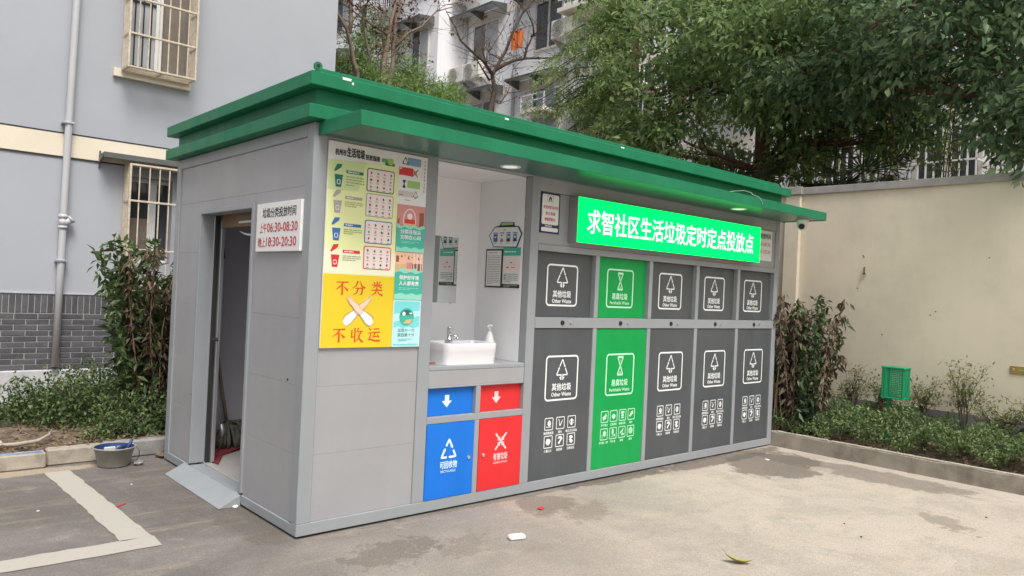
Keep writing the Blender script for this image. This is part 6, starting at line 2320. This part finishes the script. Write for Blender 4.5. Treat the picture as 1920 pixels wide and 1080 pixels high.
bare_tree('crape_myrtle', 'nearly bare multi-stemmed tree with a few brown leaves behind the kiosk roof', 8.0, TE, (0, 1, 2, 5),
          [(0.075, 0.028), (0.068, 0.024), (0.055, 0.018), (0.05, 0.02), (0.03, 0.01), (0.032, 0.012), (0.024, 0.01), (0.018, 0.006), (0.03, 0.008), (0.02, 0.008)], 'bark_pale', 'twig', 'leaf_brown', 150, 5.2)
bare_tree('bare_tree', 'dark bare forked tree in front of the far air conditioners', 8.5, TF, (0,),
          [(0.075, 0.015), (0.04, 0.008), (0.045, 0.01), (0.03, 0.008), (0.022, 0.007), (0.022, 0.007), (0.016, 0.005), (0.018, 0.005), (0.018, 0.006)], 'twig', 'twig', 'leaf_brown', 40, 8.3)

# bamboo-like tall shrub among the bare stems
bs = thing('bamboo_clump', (5.6, 8.6, 0), 'bushy light green narrow-leaved clump behind the kiosk roof', 'bamboo')
b = MB()
for k in range(26):
    x, y = 6.1 + random.gauss(0, .55), 8.9 + random.gauss(0, .3)
    b.tube([(x, y, 0), (x + .05, y, 3), (x + random.gauss(0, .2), y, 5.6)], [.016, .013, .005], 5)
b.build('culms', 'stem_green', bs, smooth=True)
P_, D_ = blob_points([(5.25, 8.9, 5.5, .5, .4, .6), (5.65, 9.0, 6.0, .5, .4, 1.0), (6.3, 8.9, 5.6, .6, .4, .65), (6.85, 8.8, 5.5, .55, .4, .50), (7.3, 8.7, 5.35, .5, .4, .52), (6.0, 8.9, 4.8, 1.4, .5, .7), (5.0, 7.7, 5.05, .35, .2, .45), (5.75, 7.6, 5.05, .5, .2, .35), (6.25, 7.6, 5.0, .35, .2, .3)], 1700, 0.3)
foliage('crown', bs, 'leaf_bamboo', *clusters(P_, D_, 7, 0.07, 0.13, 0.17, 0.35, 0.9, 0.08))
ls = thing('lime_shrub', (4.5, 9.2, 0), 'small bright lime green shrub beside the end of the left building', 'shrub')
for k in range(7):
    MB().tube([(4.55 + random.gauss(0, .1), 9.2, 0), (4.7 + random.gauss(0, .2), 9.2, 5.4)], [.012, .004], 5).build('stem', 'stem_green', ls)
P_, D_ = blob_points([(4.75, 9.2, 5.62, .32, .3, .34), (4.8, 9.2, 4.9, .5, .4, .6)], 900, 0.3)
foliage('crown', ls, 'leaf_lime', *clusters(P_, D_, 7, 0.05, 0.09, 0.4, 0.3, 0.9, 0.06))

# fan palms and scrub behind the wall
def fan_palm(x, y, h, lab):
    t = thing('fan_palm', (x, y, 0), lab, 'palm', 'fan palms behind the wall')
    MB().tube([(x, y, 0), (x + .03, y, h * .5), (x, y, h)], [.09, .08, .07], 9).build('trunk', 'bark', t, smooth=True)
    b = MB()
    B_, A_, N_, L_, W_ = [], [], [], [], []
    for k in range(11):
        a = 2 * math.pi * k / 11 + random.uniform(-.2, .2)
        el = random.uniform(-.3, .9)
        d = Vector((math.cos(a) * math.cos(el), math.sin(a) * math.cos(el), math.sin(el)))
        p1 = Vector((x, y, h)) + d * 0.5
        b.tube([(x, y, h), p1], [.010, .006], 5)
        s = d.cross(Vector((0, 0, 1))).normalized()
        for i in range(19):
            f = R(-95 + 190 * i / 18)
            ax = d * math.cos(f) + s * math.sin(f) + Vector((0, 0, -.15))
            B_.append(tuple(p1)); A_.append(tuple(ax)); N_.append(tuple(s.cross(d))); L_.append(random.uniform(.38, .5)); W_.append(.028)
    b.build('leaf_stalks', 'stem_green', t)
    foliage('fronds', t, 'leaf_palm', arr(B_), arr(A_), arr(N_), arr(L_), arr(W_), fold=.03, arch=.0)


fan_palm(8.1, 2.15, 3.05, 'fan palm right beside the reddish trunk above the wall')
fan_palm(8.0, 0.95, 2.75, 'fan palm in the middle above the beige wall')
fan_palm(8.3, 0.45, 3.0, 'fan palm left of the white far window cage')
st_s = stem_set((8.6, 0.0, 0.05), 30, (0.5, 0.9), 3.0, 4.6, (0, 0))
plant('scrub_bush', (8.6, 0.0, 0.05), 'thin yellow-green scrub behind the right end of the beige wall', 'bush', st_s, 'leaf_lime', 26, 0.05, 0.09, 0.45, 0.4, (0.014, 0.005), 'twig')
st_s = stem_set((8.5, 2.9, 0.05), 30, (0.4, 0.9), 2.8, 4.2, (0, 0))
plant('undergrowth_bush', (8.5, 2.9, 0.05), 'thin green undergrowth around the reddish trunk behind the wall', 'bush', st_s, 'leaf_lime', 14, 0.07, 0.12, 0.4, 0.5, (0.014, 0.005), 'twig')
